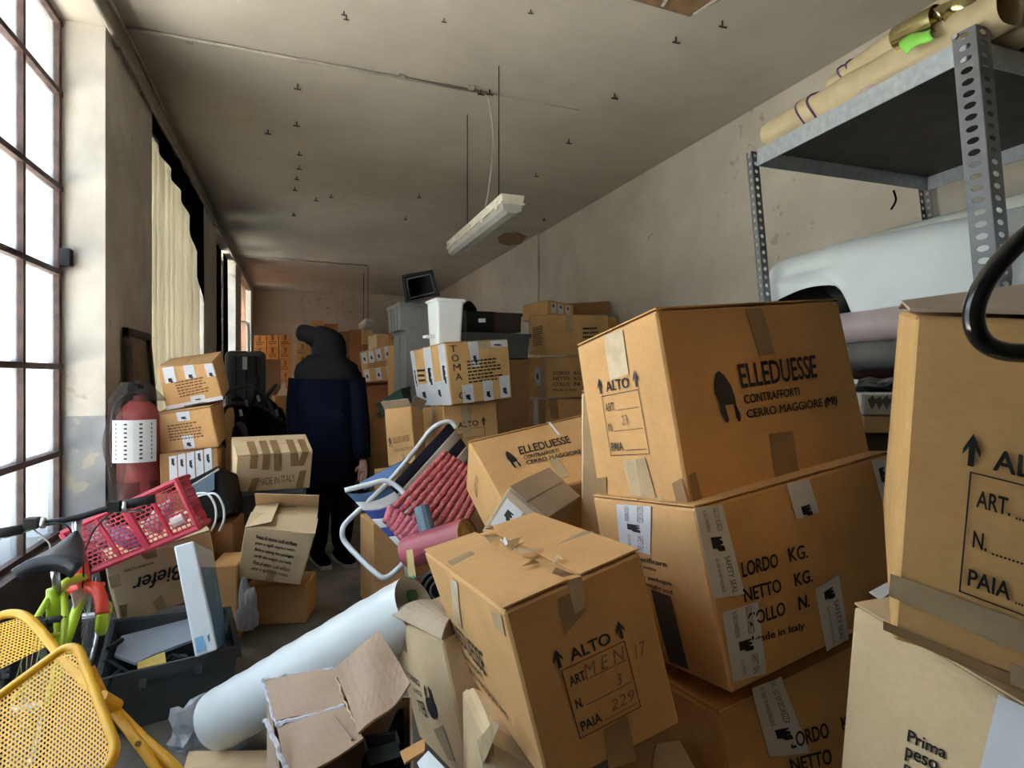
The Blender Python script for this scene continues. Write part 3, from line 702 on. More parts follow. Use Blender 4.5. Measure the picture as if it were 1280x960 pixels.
Carton('cardboard_box', 'carton standing on the floor below the cream carton', wbox(*( (p1.cen)[:2]), 0, .5, .6, p1.cen[2] - .285, -.9), TAN, flaps=False)

# --- boxes behind the leaning stack and around the deck chair
e4 = Carton('cardboard_box', 'carton tipped on edge with slanting pliers emblem behind the small box', fitcorners(*FIT['E4'], {'FLT':(586,553),'FLB':(628,628),'FRT':(752,514),'BLT':(583,612)}), TAN, bulge=.003)
def c4(*p): return cv(p, 480, 480, 4)
e4.text('front', 'ELLEDUESSE', c4((668,318),(920,262),(938,298),(680,358))); e4.text('front', 'CONTRAFFORTI', c4((695,362),(870,326),(876,344),(700,384))); e4.text('front', 'CERRO MAGGIORE (MI)', c4((708,388),(1040,318),(1050,345),(716,415)))
e4.poly('front', LOGO, frame=e4.quv('front', c4((600,340),(645,338),(688,415),(640,432)), True))
e4.decal('tape', 'front', c4((820,372),(860,360),(930,460),(880,480)), TAPE2); e4.decal('clear_tape', 'front', c4((820,195),(830,192),(880,258),(872,262)), WHITEP)
e4.text('left', 'ALTO', c4((462,440),(478,475),(470,575),(455,530)), BRINK); 
s1 = Carton('cardboard_box', 'small brown open-sided carton on top of the pile', fitcorners(*FIT['S'], {'FLT':(682,650),'BLT':(635,610),'FRT':(724,622),'BRT':(685,586)}), GREYB, bulge=.002)
s1.seal('left', [(.1,.15),(.55,.15),(.55,.75),(.1,.75)], px=False, mark=.4, words=False)
b2 = Carton('cardboard_box', 'cream carton standing upside down beside the open box', fitcorners(*FIT['B2'], {'BLT':(484,772),'FLT':(553,802)}), PALE, bulge=.012, flaps=False)
def cb(*p): return cv(p, 440, 840, 8)
b2.poly('left', LOGO, frame=b2.quv('left', cb((900,455),(790,470),(758,110),(830,130)), True))
b2.text('left', 'ELLEDUESSE', cb((795,440),(500,240),(480,30),(735,262))) if False else b2.text('left', 'ELL', cb((795,445),(690,360),(680,262),(750,275)))
b2.text('left', 'CERRO M', cb((728,135),(570,20),(540,-40),(715,70))); b2.text('left', 'CONT', cb((748,235),(650,170),(640,130),(738,180)))
b2.decal('tape', 'left', cb((850,560),(935,520),(1050,890),(980,870)), TAPE2); b2.decal('tape', 'left', [(497,785),(507,790),(512,815),(500,806)], TAPE)
v, f = thick_sheet(lambda u, w: quadpt([P(488,768,1.97), P(548,752,2.0), P(566,775,1.72), P(553,800,1.63)], u, w) + V3(0, 0, .02 * math.sin(math.pi * u)), 8, 5, .004); mesh_obj('flap', v, f, GREYB, b2.t)
b3K = {k: P(*q) for k, q in {'BLT':(576,850,1.62),'FLT':(606,910,1.36),'FRT':(690,960,1.36),'BRT':(680,900,1.62),'BLB':(590,1125,1.62),'FLB':(620,1250,1.36),'FRB':(700,1250,1.36),'BRB':(690,1125,1.62)}.items()}
b3 = Carton('cardboard_box', 'bulging creased tan carton squeezed under the tilted ALTO box', b3K, PALE, bulge=.03, n=8, flaps=False, er=.025)
b3.decal('clear_tape', 'left', [(600,925),(618,900),(626,905),(606,955)], CLEAR)
Carton('cardboard_box', 'corner of a tan carton poking up at the bottom edge', {k: P(*q) for k, q in {'FLT':(745,985,1.2),'FRT':(875,975,1.25),'BLT':(790,938,1.45),'BRT':(850,930,1.5),'FLB':(750,1150,1.2),'FRB':(880,1150,1.25),'BLB':(795,1080,1.45),'BRB':(855,1080,1.5)}.items()}, PALE, bulge=.002)
Carton('cardboard_box', 'pale upright carton wedged behind the big emblem carton', pbox(727, 800, 491, 660, 2.15, -.5, .3, height=.62), PALE, bulge=.002)
Carton('cardboard_box', 'carton lying under the tipped emblem carton', wbox(1.12, 2.35, 0, .75, .6, .62, .1), DKB, flaps=False)

# --- mid stack with the white bin
def ct(*p): return cv(p, 480, 320, 4)
t1 = Carton('cardboard_box', 'carton wrapped in many white tapes and marked TOMA by hand', fitcorners(*FIT['T1'], {'FLT':(556,429),'FRT':(635,425),'FRB':(640,497),'FLB':(565,506),'BLT':(513,440),'BLB':(523,507)}), GOLD, bulge=.003)
for i, ch in enumerate('TOMA G'): None if ch == ' ' else t1.text('front', ch, [(.06 + .012 * i, .04 + .155 * i), (.17 + .012 * i, .04 + .155 * i), (.17 + .012 * i, .15 + .155 * i), (.06 + .012 * i, .15 + .155 * i)], px=False, name='handwriting')
t1.lines('front', [(.30,.30),(.86,.28),(.86,.68),(.30,.70)], 7, px=False)
for q in (((.34,.0),(.5,.0),(.5,.42),(.38,.42)), ((.18,.70),(.36,.70),(.36,1),(.18,1)), ((.52,.66),(.68,.66),(.68,1),(.52,1)), ((.8,.62),(.97,.60),(.97,.98),(.8,.98)), ((.66,-.0),(.98,.0),(.98,.12),(.66,.10))): t1.seal('front', q, px=False, mark=.7, words=False)
for q in (((.0,.0),(.12,.0),(.12,1),(.0,1)), ((.40,.0),(.62,.0),(.62,1),(.40,1)), ((.82,.0),(.99,.0),(.99,1),(.82,1)), ((.12,.62),(.40,.62),(.40,1),(.12,1)), ((.62,.6),(.82,.6),(.82,1),(.62,1))): t1.seal('left', q, px=False, mark=.5, words=False)
t1.lines('left', [(.14,.32),(.38,.34),(.38,.6),(.14,.6)], 3, px=False)
t1.decal('tape', 'front', [(.5,0),(.7,0),(.7,.14),(.5,.14)], TAPE2, px=False, off=.0032)
t2 = Carton('cardboard_box', 'carton with ALTO print directly below the TOMA carton', fitcorners(*FIT['T2']), TAN, bulge=.002)
t2.form('front', [(.15,.42),(.75,.40),(.75,.98),(.15,.98)], px=False); t2.decal('tape', 'front', [(.32,0),(.50,0),(.50,.5),(.32,.5)], TAPE2, px=False); t2.decal('clear_tape','left',[(.5,0),(.62,0),(.62,1),(.5,1)], CLEAR, px=False)
t3 = Carton('cardboard_box', 'open-topped carton with pliers print left of the ALTO carton', fitcorners(*FIT['T3']), TAN, bulge=.002, flaps=False)
t3.text('left', 'ELLEDUESSE', [(.25,.52),(.85,.50),(.85,.60),(.25,.62)], BRINK, px=False); t3.text('left', 'CERRO MAGGIORE (MI)', [(.25,.72),(.95,.70),(.95,.77),(.25,.79)], BRINK, px=False); t3.poly('left', LOGO, m=BRINK, frame=[V3(.08,.5,0)[:2], V3(.2,.5,0)[:2], V3(.2,.68,0)[:2], V3(.08,.68,0)[:2]])
t3.decal('tape', 'left', [(.5,.82),(.62,.82),(.68,1),(.56,1)], TAPE, px=False)
k3 = t3.K
for nm, a, b, o in (('flap','BLT','FLT',(-.03,-.04,.05)), ('flap','FLT','FRT',(.02,-.05,.07)), ('flap','BLT','BRT',(0,.05,.06))):
    v, f = thick_sheet(lambda u, w: k3[a]*(1-u) + k3[b]*u + V3(*o)*w, 3, 3, .004); mesh_obj(nm, v, f, GREYB, t3.t)
Carton('cardboard_box', 'carton on the floor bearing the ALTO and TOMA cartons', wbox(1.2, 4.6, 0, .6, .62, .73, .1), DKB, flaps=False)
Carton('cardboard_box', 'carton on the floor under the open-topped carton', wbox(.74, 4.42, 0, .33, .36, .72, .3), TAN, flaps=False)

# --- stack against the right wall
rb = Carton('cardboard_box', 'upper carton with text column in the stack by the right wall', fitcorners(*FIT['RB']), GOLD, bulge=.002)
rb.lines('left', [(.25,.3),(.8,.25),(.8,.75),(.25,.8)], 9, px=False); rb.decal('tape','front',[(.30,0),(.42,0),(.42,.42),(.30,.42)], TAPE2, px=False); rb.lines('front', [(.58,.3),(.85,.28),(.85,.6),(.58,.62)], 3, px=False); rb.decal('tape','left',[(.0,.0),(.14,0),(.14,1),(.0,1)], TAPE2, px=False)
rc = Carton('cardboard_box', 'carton printed LORDO NETTO COLLO in the stack by the right wall', fitcorners(*FIT['RC']), GOLD, bulge=.002)
for i, (a, b) in enumerate((('LORDO', 'KG.'), ('NETTO', 'KG.'), ('COLLO', 'N.'))):
    rc.text('front', a, [(.12,.34+.14*i),(.42,.34+.14*i),(.42,.43+.14*i),(.12,.43+.14*i)], px=False); rc.text('front', b, [(.5,.34+.14*i),(.64,.34+.14*i),(.64,.43+.14*i),(.5,.43+.14*i)], px=False)
rc.text('front', 'Made in Italy', [(.12,.78),(.55,.78),(.55,.85),(.12,.85)], px=False)
rc.seal('left', [(.4,.25),(.7,.25),(.7,.7),(.4,.7)], px=False, words=False); rc.decal('tape','left',[(.72,0),(.9,0),(.9,1),(.72,1)], CLEAR, px=False)
rd = Carton('cardboard_box', 'third carton down in the stack by the right wall', fitcorners(*FIT['RD']), TAN, bulge=.002); rd.decal('tape','left',[(.3,0),(.6,0),(.6,1),(.3,1)], CLEAR, px=False)
rd.decal('tape','front',[(.05,.0),(.2,.0),(.24,.5),(.1,.5)], TAPE, px=False)
rc2 = Carton('cardboard_box', 'carton half hidden behind the LORDO stack, upper one', fitcorners(*FIT['RC2']), TAN, bulge=.002); rc2.decal('tape','front',[(0,.3),(1,.3),(1,.42),(0,.42)], TAPE, px=False); rc2.decal('tape','left',[(.2,0),(.7,0),(.7,1),(.2,1)], TAPE2, px=False)
rd2 = Carton('cardboard_box', 'carton half hidden behind the LORDO stack, lower one', fitcorners(*FIT['RD2']), PALE, bulge=.002); rd2.text('front', 'LORDO', [(.02,.92),(.02,.2),(.2,.2),(.2,.92)], px=False)
ra = Carton('cardboard_box', 'low carton with three small labels on top of the wall stack', fitcorners(*FIT['RA']), GOLD, bulge=.002)
for i in range(3): ra.seal('front', [(.12+.28*i,.1),(.30+.28*i,.1),(.30+.28*i,.75),(.12+.28*i,.75)], px=False, mark=.3, words=False)
Carton('cardboard_box', 'dark sagging carton at the right end on top of the wall stack', fitcorners(*FIT['RA2']), DKB, bulge=.004)
Carton('cardboard_box', 'carton beside the upper carton against the right wall', wbox(3.42, 6.75, 1.72, .5, .42, .40), GOLD, flaps=False)
Carton('cardboard_box', 'tall carton standing against the right wall behind the stack', wbox(3.42, 6.75, 0, .46, .42, 1.71), TAN, flaps=False, n=2)
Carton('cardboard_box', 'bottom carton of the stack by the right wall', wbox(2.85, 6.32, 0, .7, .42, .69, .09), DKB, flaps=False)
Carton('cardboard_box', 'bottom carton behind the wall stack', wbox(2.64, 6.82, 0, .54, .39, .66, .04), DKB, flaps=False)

# ------------------------------------------------------------------ left side: cartons along the pillar
l1 = Carton('cardboard_box', 'tilted carton with three white tapes, top of the pile by the pillar', fitcorners(*FIT['L1'], {'FLT':(197,460),'FRT':(266,453),'FRB':(279,499),'FLB':(208,513)}), TAN, bulge=.002)
for q in (((.08,.0),(.28,.0),(.28,.38),(.08,.38)), ((.45,.0),(.64,.0),(.64,.34),(.45,.34)), ((.83,.02),(.99,.02),(.99,.36),(.83,.36)), ((.0,.9),(1,.9),(1,1),(0,1)), ((.45,.78),(.7,.78),(.7,.9),(.45,.9))): l1.seal('front', q, px=False, mark=.85, words=False)
l1.lines('front', [(.24,.36),(.8,.32),(.85,.74),(.28,.78)], 6, BRINK, px=False)
l2 = Carton('cardboard_box', 'carton with two white labels, middle of the pile by the pillar', fitcorners(*FIT['L2'], {'FLT':(195,519),'FRT':(263,509),'FRB':(274,559),'FLB':(199,566)}), TAN, bulge=.002)
l2.lines('front', [(.18,.3),(.76,.28),(.78,.72),(.2,.74)], 6, BRINK, px=False)
for q in (((.36,.0),(.6,.02),(.6,.24),(.38,.24)), ((.4,.62),(.6,.6),(.6,.96),(.42,.96))): l2.seal('front', q, px=False, mark=.7, words=False)
l3 = Carton('cardboard_box', 'carton plastered with white labels, lowest of the pile by the pillar', fitcorners(*FIT['L3'], {'FLT':(199,567),'FRT':(272,560)}), DKB, bulge=.002)
for i in range(5): l3.seal('front', [(.16+.15*i,.12-.03*i),(.29+.15*i,.10-.03*i),(.29+.15*i,.85),(.16+.15*i,.88)], px=False, mark=.25+.1*(i%3), words=False)
Carton('cardboard_box', 'dark carton on the floor under the pillar pile', wbox(-.63, 4.38, 0, .36, .42, .69), DKB, flaps=False)
mi = Carton('cardboard_box', 'carton printed MADE IN ITALY with many brown tape strips', scaleK(fitcorners(*FIT['MI'], {'FLT':(296,571),'FRT':(391,565),'FRB':(387,610),'FLB':(293,616),'BLT':(289,548),'BRT':(382,544)}), 1.13), PALE, bulge=.003)
mi.text('front', 'MADE IN ITALY', [(322,598),(368,592),(369,601),(323,607)], BRINK)
for x, h, tilt in ((.22,.35,0), (.38,.40,0), (.52,.45,.02), (.74,.35,.02), (.90,.35,-.05)): mi.decal('tape', 'front', [(x-.05,-.02),(x+.05,-.02),(x+.04+tilt,h),(x-.05+tilt,h)], TAPE, px=False); mi.decal('tape', 'top', [(x-.05,.3),(x+.05,.3),(x+.05,1),(x-.05,1)], TAPE, px=False, off=.008)
mi.decal('tape', 'front', [(.22,.62),(.31,.6),(.26,1),(.16,1)], TAPE, px=False); mi.decal('tape', 'front', [(.84,.5),(.93,.48),(.90,.98),(.8,.98)], TAPE, px=False)
ob = Carton('cardboard_box', 'pale carton with half open flaps and a block of print', fitcorners(*FIT['OB'], {'FLT':(306,660),'FRT':(394,668),'FRB':(375,732),'FLB':(296,722),'BLT':(320,632),'BRT':(398,634)}), PALE, bulge=.006, flaps=False)
for i, st in enumerate(TXT + TXT[:2]): ob.text('front', st, [(.18+.01*i,.10+.125*i),(.78,.17+.125*i),(.78,.25+.125*i),(.18,.18+.125*i)], px=False)
ob.decal('tape', 'front', [(.45,.75),(.58,.76),(.56,1),(.44,1)], TAPE2, px=False)
k = ob.K
for a, b, off in (('FLT','FRT',(.02,.16,.045)), ('BRT','BLT',(.0,-.12,.09)), ('BLT','FLT',(.13,.0,.02)), ('FRT','BRT',(-.12,.0,.015))):
    v, f = thick_sheet(lambda u, w: k[a]*(1-u) + k[b]*u + V3(*off)*w + V3(0,0,.004), 4, 4, .004); mesh_obj('flap', v, f, PALE, ob.t)
Carton('cardboard_box', 'low worn carton on the floor under the half open carton', wbox(-.09, 3.80, 0, .34, .26, .215, -.25), TAN, bulge=.004, flaps=False)
bi = Carton('cardboard_box', 'upside down cream shoe carton with script lettering under the red crate', scaleK(fitcorners(*FIT['BI'], {'FLT':(134,704),'FRT':(263,664),'FRB':(275,738),'FLB':(150,782)}), 1.13), PALE, bulge=.003)
def cq(*p): return cv(p, 120, 640, 1280 / 180)
bi.text('front', 'Biefer', cq((790,580),(330,720),(305,600),(765,450)), shear=.35); bi.text('front', 'PARABIAGO (MI)', cq((512,458),(255,535),(248,508),(505,432)))
bi.text('front', 'moda', cq((745,700),(665,728),(662,700),(740,672)), shear=.3) if False else None
bi.decal('tape','front',cq((105,575),(205,540),(225,655),(135,680)), TAPE2); bi.decal('tape','front',cq((500,800),(580,730),(632,845),(545,885)), TAPE2); bi.decal('tape','front',cq((205,830),(275,815),(275,930),(225,945)), TAPE); bi.decal('clear_tape','front',cq((370,355),(530,325),(545,395),(440,420)), TAPE)
BLUEPR = mat('blue print', (.10, .28, .48), rough=.4); WBOX = mat('white coated card', (.80, .86, .93), rough=.4, var=.03)
wb = Carton('tall_packet', 'tall white and blue packet standing in the grey tote', scaleK(fitcorners(*FIT['WB'], {'BLT':(217,683),'FLT':(242,676),'FLB':(272,812),'BLB':(244,822),'FRT':(266,688),'FRB':(284,798)}), 1.02), WBOX, bulge=.001, flaps=False)
wb.decal('blue_panel', 'front', [(.05,.25),(.95,.20),(.95,1),(.05,1)], BLUEPR, px=False); wb.poly('front', [(.5+.38*math.cos(a), .42+.2*math.sin(a)) for a in np.linspace(0, 6.28, 24)[:-1]], m=mat('pale blue print', (.32,.50,.66)), px=False, name='round_print')
wb.decal('blue_panel', 'left', [(.12,.84),(.52,.84),(.52,.97),(.12,.97)], mat('light blue print', (.25, .55, .85)), px=False); wb.poly('left', [(.68,.86),(.8,.84),(.78,.9),(.7,.92)], m=BLUEPR, px=False)

# ------------------------------------------------------------------ bins, totes, crates
def open_bin(name, label, K, m, wall=.012, rim=.02, cat='bin', ribs=0, group=None, rim_m=None):
    """open-topped tub: four walls, floor, thick rim; tapering is in its corners"""
    base = min(K.values(), key=lambda q: q[2]); cen = sum(K.values()) / 8
    t = thing(name, label, cat, (cen[0], cen[1], base[2]), group)
    def inset(k, w):
        c = {kk: (K[kk]) for kk in K}; z = k[2]
        mid = sum(K[a + z] for a in ('FL','FR','BL','BR')) / 4; d = K[k] - mid
        return mid + d * (1 - w / max(np.linalg.norm(d), .01) * 1.41)
    o = [K[a + 'B'] for a in ('FL','FR','BR','BL')] + [K[a + 'T'] for a in ('FL','FR','BR','BL')]
    inn = [inset(a + 'B', wall) * 1.0 + nrm(K[a + 'T'] - K[a + 'B']) * wall for a in ('FL','FR','BR','BL')] + [inset(a + 'T', wall) for a in ('FL','FR','BR','BL')]
    f = [(0,3,2,1)] + [(i, (i+1) % 4, (i+1) % 4 + 4, i + 4) for i in range(4)]
    f += [(8,9,10,11)] + [(8 + (i+1) % 4, 8 + i, 12 + i, 12 + (i+1) % 4) for i in range(4)] + [(4+i, 4+(i+1) % 4, 12+(i+1) % 4, 12+i) for i in range(4)]
    mesh_obj('tub', o + inn, f, m, t)
    up = nrm(K['FLT'] - K['FLB'])
    ring = [K[a + 'T'] for a in ('FLT'[:2],'FR','BR','BL')]
    mid = sum(ring) / 4
    g = G()
    for i in range(4):
        a, b = ring[i], ring[(i + 1) % 4]
        oa, ob_ = mid + (a - mid) * 1.05, mid + (b - mid) * 1.05
        g.hexa([a - up * rim, b - up * rim, ob_ - up * rim, oa - up * rim, a + up * .004, b + up * .004, ob_ + up * .004, oa + up * .004])
    g.obj('rim', rim_m or m, t)
    for i in range(ribs):
        u = (i + 1) / (ribs + 1)
        for a, b, n_ in (('FL', 'FR', K['FLB'] - K['BLB']), ('BL', 'FL', K['FLB'] - K['FRB'])):
            p0 = K[a+'B'] * (1-u) + K[b+'B'] * u; p1 = K[a+'T'] * (1-u) + K[b+'T'] * u; nn = nrm(n_) * .006; s_ = nrm(K[b+'B'] - K[a+'B']) * .008
            G().hexa([p0 - s_, p0 + s_, p0 + s_ + nn, p0 - s_ + nn, p1 - s_, p1 + s_, p1 + s_ + nn, p1 - s_ + nn]).obj('rib', m, t)
    return t
def KK(**q): return {k: P(*v) for k, v in q.items()}
def frustum(top4, h, taper):
    """tub corners from the rim FL, FR, BR, BL, dropped by h and drawn in by taper"""
    mid = sum(top4) / 4; K = dict(zip(('FLT','FRT','BRT','BLT'), top4))
    for k in ('FL','FR','BR','BL'): K[k + 'B'] = mid + (K[k + 'T'] - mid) * taper - V3(0, 0, h)
    return K
# grey tote on the floor
zt = .24
top4 = [PZ(122, 850, zt), PZ(297, 808, zt), PZ(286, 760, zt), PZ(142, 776, zt)]
tote = open_bin('storage_tote', 'dark grey plastic tote on the floor filled with odds and ends', frustum(top4, .24, .91), DGREYP, wall=.01, rim=.045, ribs=0, cat='tote')
for a, b in ((0, 1), (1, 2)):
    for u in (.3, .7):
        p = top4[a]*(1-u) + top4[b]*u; G().box(p - V3(.014, .014, .07), p + V3(.014, .014, -.03)).obj('rib', DGREYP, tote)
PANEL = mat('grey laminate panel', (.33, .38, .44), rough=.35, var=.05)
q = [P(143, 822, 2.59), P(152, 798, 2.78), P(237, 776, 2.94), P(242, 802, 2.74), P(190, 822, 2.58), P(170, 832, 2.50)]
tag(G().plate(q, .012).obj('laminate_panel', PANEL), 'grey laminated panel lying in the tote', 'panel')
tag(G().plate([P(172, 842, 2.46), P(172, 834, 2.51), P(206, 820, 2.60), P(208, 834, 2.51)], .02).obj('yellow_folder', mat('dull yellow card', (.62, .45, .10))), 'dull yellow folder under the grey panel in the tote', 'folder')
g = G().tube(spline([P(122, 836, 2.44), P(135, 826, 2.48), P(150, 834, 2.46), P(160, 842, 2.42), P(150, 838, 2.42), P(138, 850, 2.32)], 4), .008, 6); g.tube([P(135, 812, 2.58), P(152, 800, 2.69)], .012, 6); g.tube([P(136, 850, 2.30), P(130, 872, 2.27)], .014, 6)
tag(g.obj('black_bracket', BLACKP, smooth=False), 'tangle of black plastic brackets hanging over the tote edge', 'bracket')
g = G()
for i in range(3): g.tube(spline([P(208 + i * 8, 827, 2.55), P(215 + i * 7, 820, 2.60), P(226 + i * 4, 824, 2.55)], 4), .01, 6)
tag(g.obj('black_fitting', BLACKP), 'small black fittings beside the white packet in the tote', 'fitting')
# brown scraps behind the packet
for (x0, x1, y0, y1, z, m, lb) in ((262, 296, 708, 790, 3.15, TAN, 'narrow tan carton standing behind the white and blue packet'), (245, 292, 655, 740, 3.45, DKB, 'brown carton in shadow behind the red crate')):
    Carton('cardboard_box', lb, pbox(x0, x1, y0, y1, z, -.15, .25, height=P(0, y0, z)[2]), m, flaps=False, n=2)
# black crate with blue grey tray behind the red crate
zz = .72
top4 = [P(228, 622, 3.45), P(275, 600, 3.55), P(300, 612, 3.9), P(258, 628, 3.9)]
bk_ = open_bin('black_crate', 'black plastic crate tilted beside the pillar pile', KK(FLT=(226,608,3.4),FRT=(272,584,3.45),BRT=(300,596,3.8),BLT=(262,606,3.8),FLB=(244,662,3.4),FRB=(290,640,3.45),BRB=(304,644,3.8),BLB=(268,660,3.8)), BLACKP, ribs=0, cat='crate')
tag(G().hexa([P(234,628,3.39),P(268,612,3.42),P(268,612,3.6),P(234,628,3.6),P(232,610,3.39),P(268,592,3.42),P(268,592,3.6),P(232,610,3.6)]).obj('blue_tray', BLUEP), 'blue grey tray inside the tilted black crate', 'tray')
tag(G().tube([P(230,613,3.37), P(268,590,3.37), P(274,586,3.37)], .006, 6).obj('white_strip', GREYP), 'pale strip lying along the black crate edge', 'strip')
for i, (r, x) in enumerate(((1.0, 262), (1.2, 272))):
    pts = spline([P(x - 24, 618 + i * 2, 3.36), P(x - 4, 617, 3.35), P(x + 6, 630, 3.35), P(x + 8, 648, 3.35), P(x + 2, 664, 3.35)], 6)
    v, f = tube_geo(pts, .006, 6); tag(mesh_obj('loose_cable', v, f, WHITEP, smooth=True), ('inner' if i == 0 else 'outer') + ' loop of pale cable hanging from the black crate', 'cable')
# grey lidded tub under MADE IN ITALY
Kt = pbox(304, 378, 614, 640, 3.86, .05, .36, height=P(0, 614, 3.86)[2])
open_bin('grey_tub', 'grey green plastic tub carrying the MADE IN ITALY carton', Kt, DGREYP, ribs=3, rim=.03, rim_m=BLUEP)
# red crate: lattice sides
fr = [P(77, 667, 2.76), P(220, 601, 2.92), P(248, 660, 2.92), P(113, 715, 2.74)]      # the side turned to the camera
nn = nrm(np.cross(fr[1] - fr[0], fr[3] - fr[0])); nn = nn if nn[1] > 0 else -nn; nn[2] = max(nn[2], -.05)
bkq = [p + nn * .20 for p in fr]
rc_t = thing('red_crate', 'red plastic lattice crate tipped on its side over the cream shoe carton', 'crate', (sum(fr) / 4)[:2].tolist() + [min(p[2] for p in fr + bkq)])
def lattice(q, nu, nv, t, name):
    g = G(); n_ = nrm(np.cross(q[1] - q[0], q[3] - q[0])) * t
    def strip(a, b, c, d):
        w = [quadpt(q, *x) for x in (a, b, c, d)]; g.hexa([w[3], w[2], w[1], w[0], w[3] + n_, w[2] + n_, w[1] + n_, w[0] + n_])
    for j in range(nv + 1):
        v0 = j / nv; h = .012; strip((0, v0 - h), (1, v0 - h), (1, v0 + h), (0, v0 + h))
    for j in range(nv):
        for i in range(nu + 1):
            u = (i + (.5 if j % 2 else 0)) / nu
            if u <= 1: strip((u - .005, j / nv), (u + .005, j / nv), (u + .005, (j + 1) / nv), (u - .005, (j + 1) / nv))
    return g.obj(name, REDP, rc_t)
lattice(fr, 22, 12, .006, 'lattice_side'); lattice([bkq[0], bkq[1], fr[1], fr[0]], 22, 8, .006, 'lattice_side'); lattice([fr[3], fr[2], bkq[2], bkq[3]], 22, 8, .006, 'lattice_side')
lattice([fr[1], bkq[1], bkq[2], fr[2]], 8, 8, .006, 'lattice_end'); lattice([bkq[0], fr[0], fr[3], bkq[3]], 8, 8, .006, 'lattice_end')
for e in ((fr[1], fr[2]), (fr[0], fr[3]), (fr[0], fr[1]), (fr[3], fr[2]), (fr[1], bkq[1]), (fr[2], bkq[2])): G().tube([e[0], e[1]], .014, 6).obj('corner_rail', REDP, rc_t)
for u in (.28, .52, .75): G().tube([quadpt(fr, u, 0), quadpt(fr, u, 1)], .010 if u != .52 else .018, 6).obj('cross_rail', REDP, rc_t)
def bottle(label, a, b, r, m):
    v, f = lathe([(0, .01), (0, r), (.66, r), (.8, r * .45), (.86, r * .4), (1, r * .4), (1, .002)], a, b, 12); tag(mesh_obj('plastic_bottle', v, f, m, smooth=False), label, 'bottle')
ins = nn * .11 + V3(0, 0, .0)
bottle('violet and white bottle inside the left half of the red crate', P(135, 672, 2.80) + ins, P(165, 690, 2.75) + ins, .04, mat('violet plastic', (.42, .40, .68), rough=.4))
bottle('white bottle inside the middle of the red crate', P(180, 668, 2.82) + ins, P(205, 628, 2.92) + ins, .045, WHITEP)
bottle('pinkish white bottle at the right of the red crate', P(206, 660, 2.80) + ins, P(228, 648, 2.83) + ins, .03, mat('pink white plastic', (.8, .62, .6), rough=.4))
bottle('grey white bottle low in the red crate', P(105, 690, 2.78) + ins * 1.4, P(120, 664, 2.85) + ins * 1.4, .045, mat('mauve plastic', (.6, .48, .52), rough=.4))

# ------------------------------------------------------------------ extinguisher in a dusty bag, picture frame
RUB_ = mat('hose rubber', (.02, .02, .02), rough=.6); EXR = mat('extinguisher red', (.30, .05, .05), rough=.5, var=.3); DUST = sheet_mat('dusty plastic bag', (.20, .16, .145), transl=.3, transp=.80, gloss=.02)
a = P(175, 625, 3.72); b = P(174, 490, 3.72); a[0] = b[0]; a[1] = b[1]
ex_t = thing('fire_extinguisher', 'dusty red fire extinguisher in a plastic bag leaning at the pillar', 'extinguisher', a)
v, f = lathe([(0, .01), (0, .11), (.05, .118), (.78, .118), (.88, .08), (.93, .03), (1, .03), (1, .01)], a, b, 24); mesh_obj('cylinder', v, f, EXR, ex_t, smooth=True)
G().box(b + V3(-.03, -.03, -.02), b + V3(.03, .03, .04)).obj('valve_head', BLACKP, ex_t); G().tube([b + V3(0, 0, .03), b + V3(.02, -.13, .06)], .012, 6).obj('squeeze_handle', BLACKP, ex_t)
v, f = tube_geo(spline([b + V3(0, -.03, .0), b + V3(-.1, -.07, -.05), b + V3(-.135, -.05, -.25), b + V3(-.125, -.04, -.45)], 5), .011, 8); mesh_obj('hose', v, f, RUB_, ex_t, smooth=True)
def bagf(u, v):
    an = 2 * math.pi * u; z = a[2] - .0 + (b[2] - a[2] + .06) * v
    r = .142 + .016 * math.sin(an * 3 + v * 9) + .012 * math.sin(an * 7 - v * 5); r *= (1 - .55 * max(0, v - .85) / .15)
    return V3(a[0] - .02 + r * math.cos(an), a[1] + r * math.sin(an), z)
v, f = grid_geo(lambda u, w: bagf(.38 + .34 * u, w), 20, 14); mesh_obj('dusty_bag', v, f, DUST, ex_t, smooth=True)
v, f = grid_geo(lambda u, w: bagf(.30 + .62 * u, .18 * w), 24, 5); mesh_obj('dusty_bag', v, f, DUST, ex_t, smooth=True)
v, f = grid_geo(lambda u, w: bagf(u, .84 + .16 * w), 32, 5); mesh_obj('dusty_bag', v, f, DUST, ex_t, smooth=True)
def labf(u, v):
    an = math.radians(-128 + 80 * u); return V3(a[0] + .176 * math.cos(an), a[1] + .176 * math.sin(an), a[2] + .25 + .25 * (1 - v))
v, f = grid_geo(labf, 8, 4); lb = mesh_obj('instruction_label', v, f, mat('faded label', (.55, .55, .56), var=.1), ex_t)
g = G()
for i in range(9):
    y = .08 + i * .1; pa = [labf(x, yy) + nrm(labf(x, yy) - V3(a[0], a[1], labf(x, yy)[2])) * .001 for x, yy in ((.1, y), (.35, y), (.65, y), (.9, y), (.9, y + .04), (.65, y + .04), (.35, y + .04), (.1, y + .04))]
    g.add(pa, [(0, 1, 6, 7), (1, 2, 5, 6), (2, 3, 4, 5)])
g.obj('small_print', INK, lb, recalc=False)
FRM = mat('dark picture wood', (.045, .022, .014), rough=.4); 
pf = thing('picture_frame', 'dark wooden picture frame leaning at the pillar above the extinguisher', 'picture', (XP + .04, 4.75, 1.1))
ya, yb, za, zb = 4.62, 5.28, 1.08, 1.72
def lean(y, z, o): return V3(XP + .012 + o + .05 * (zb - z) / (zb - za), y, z)
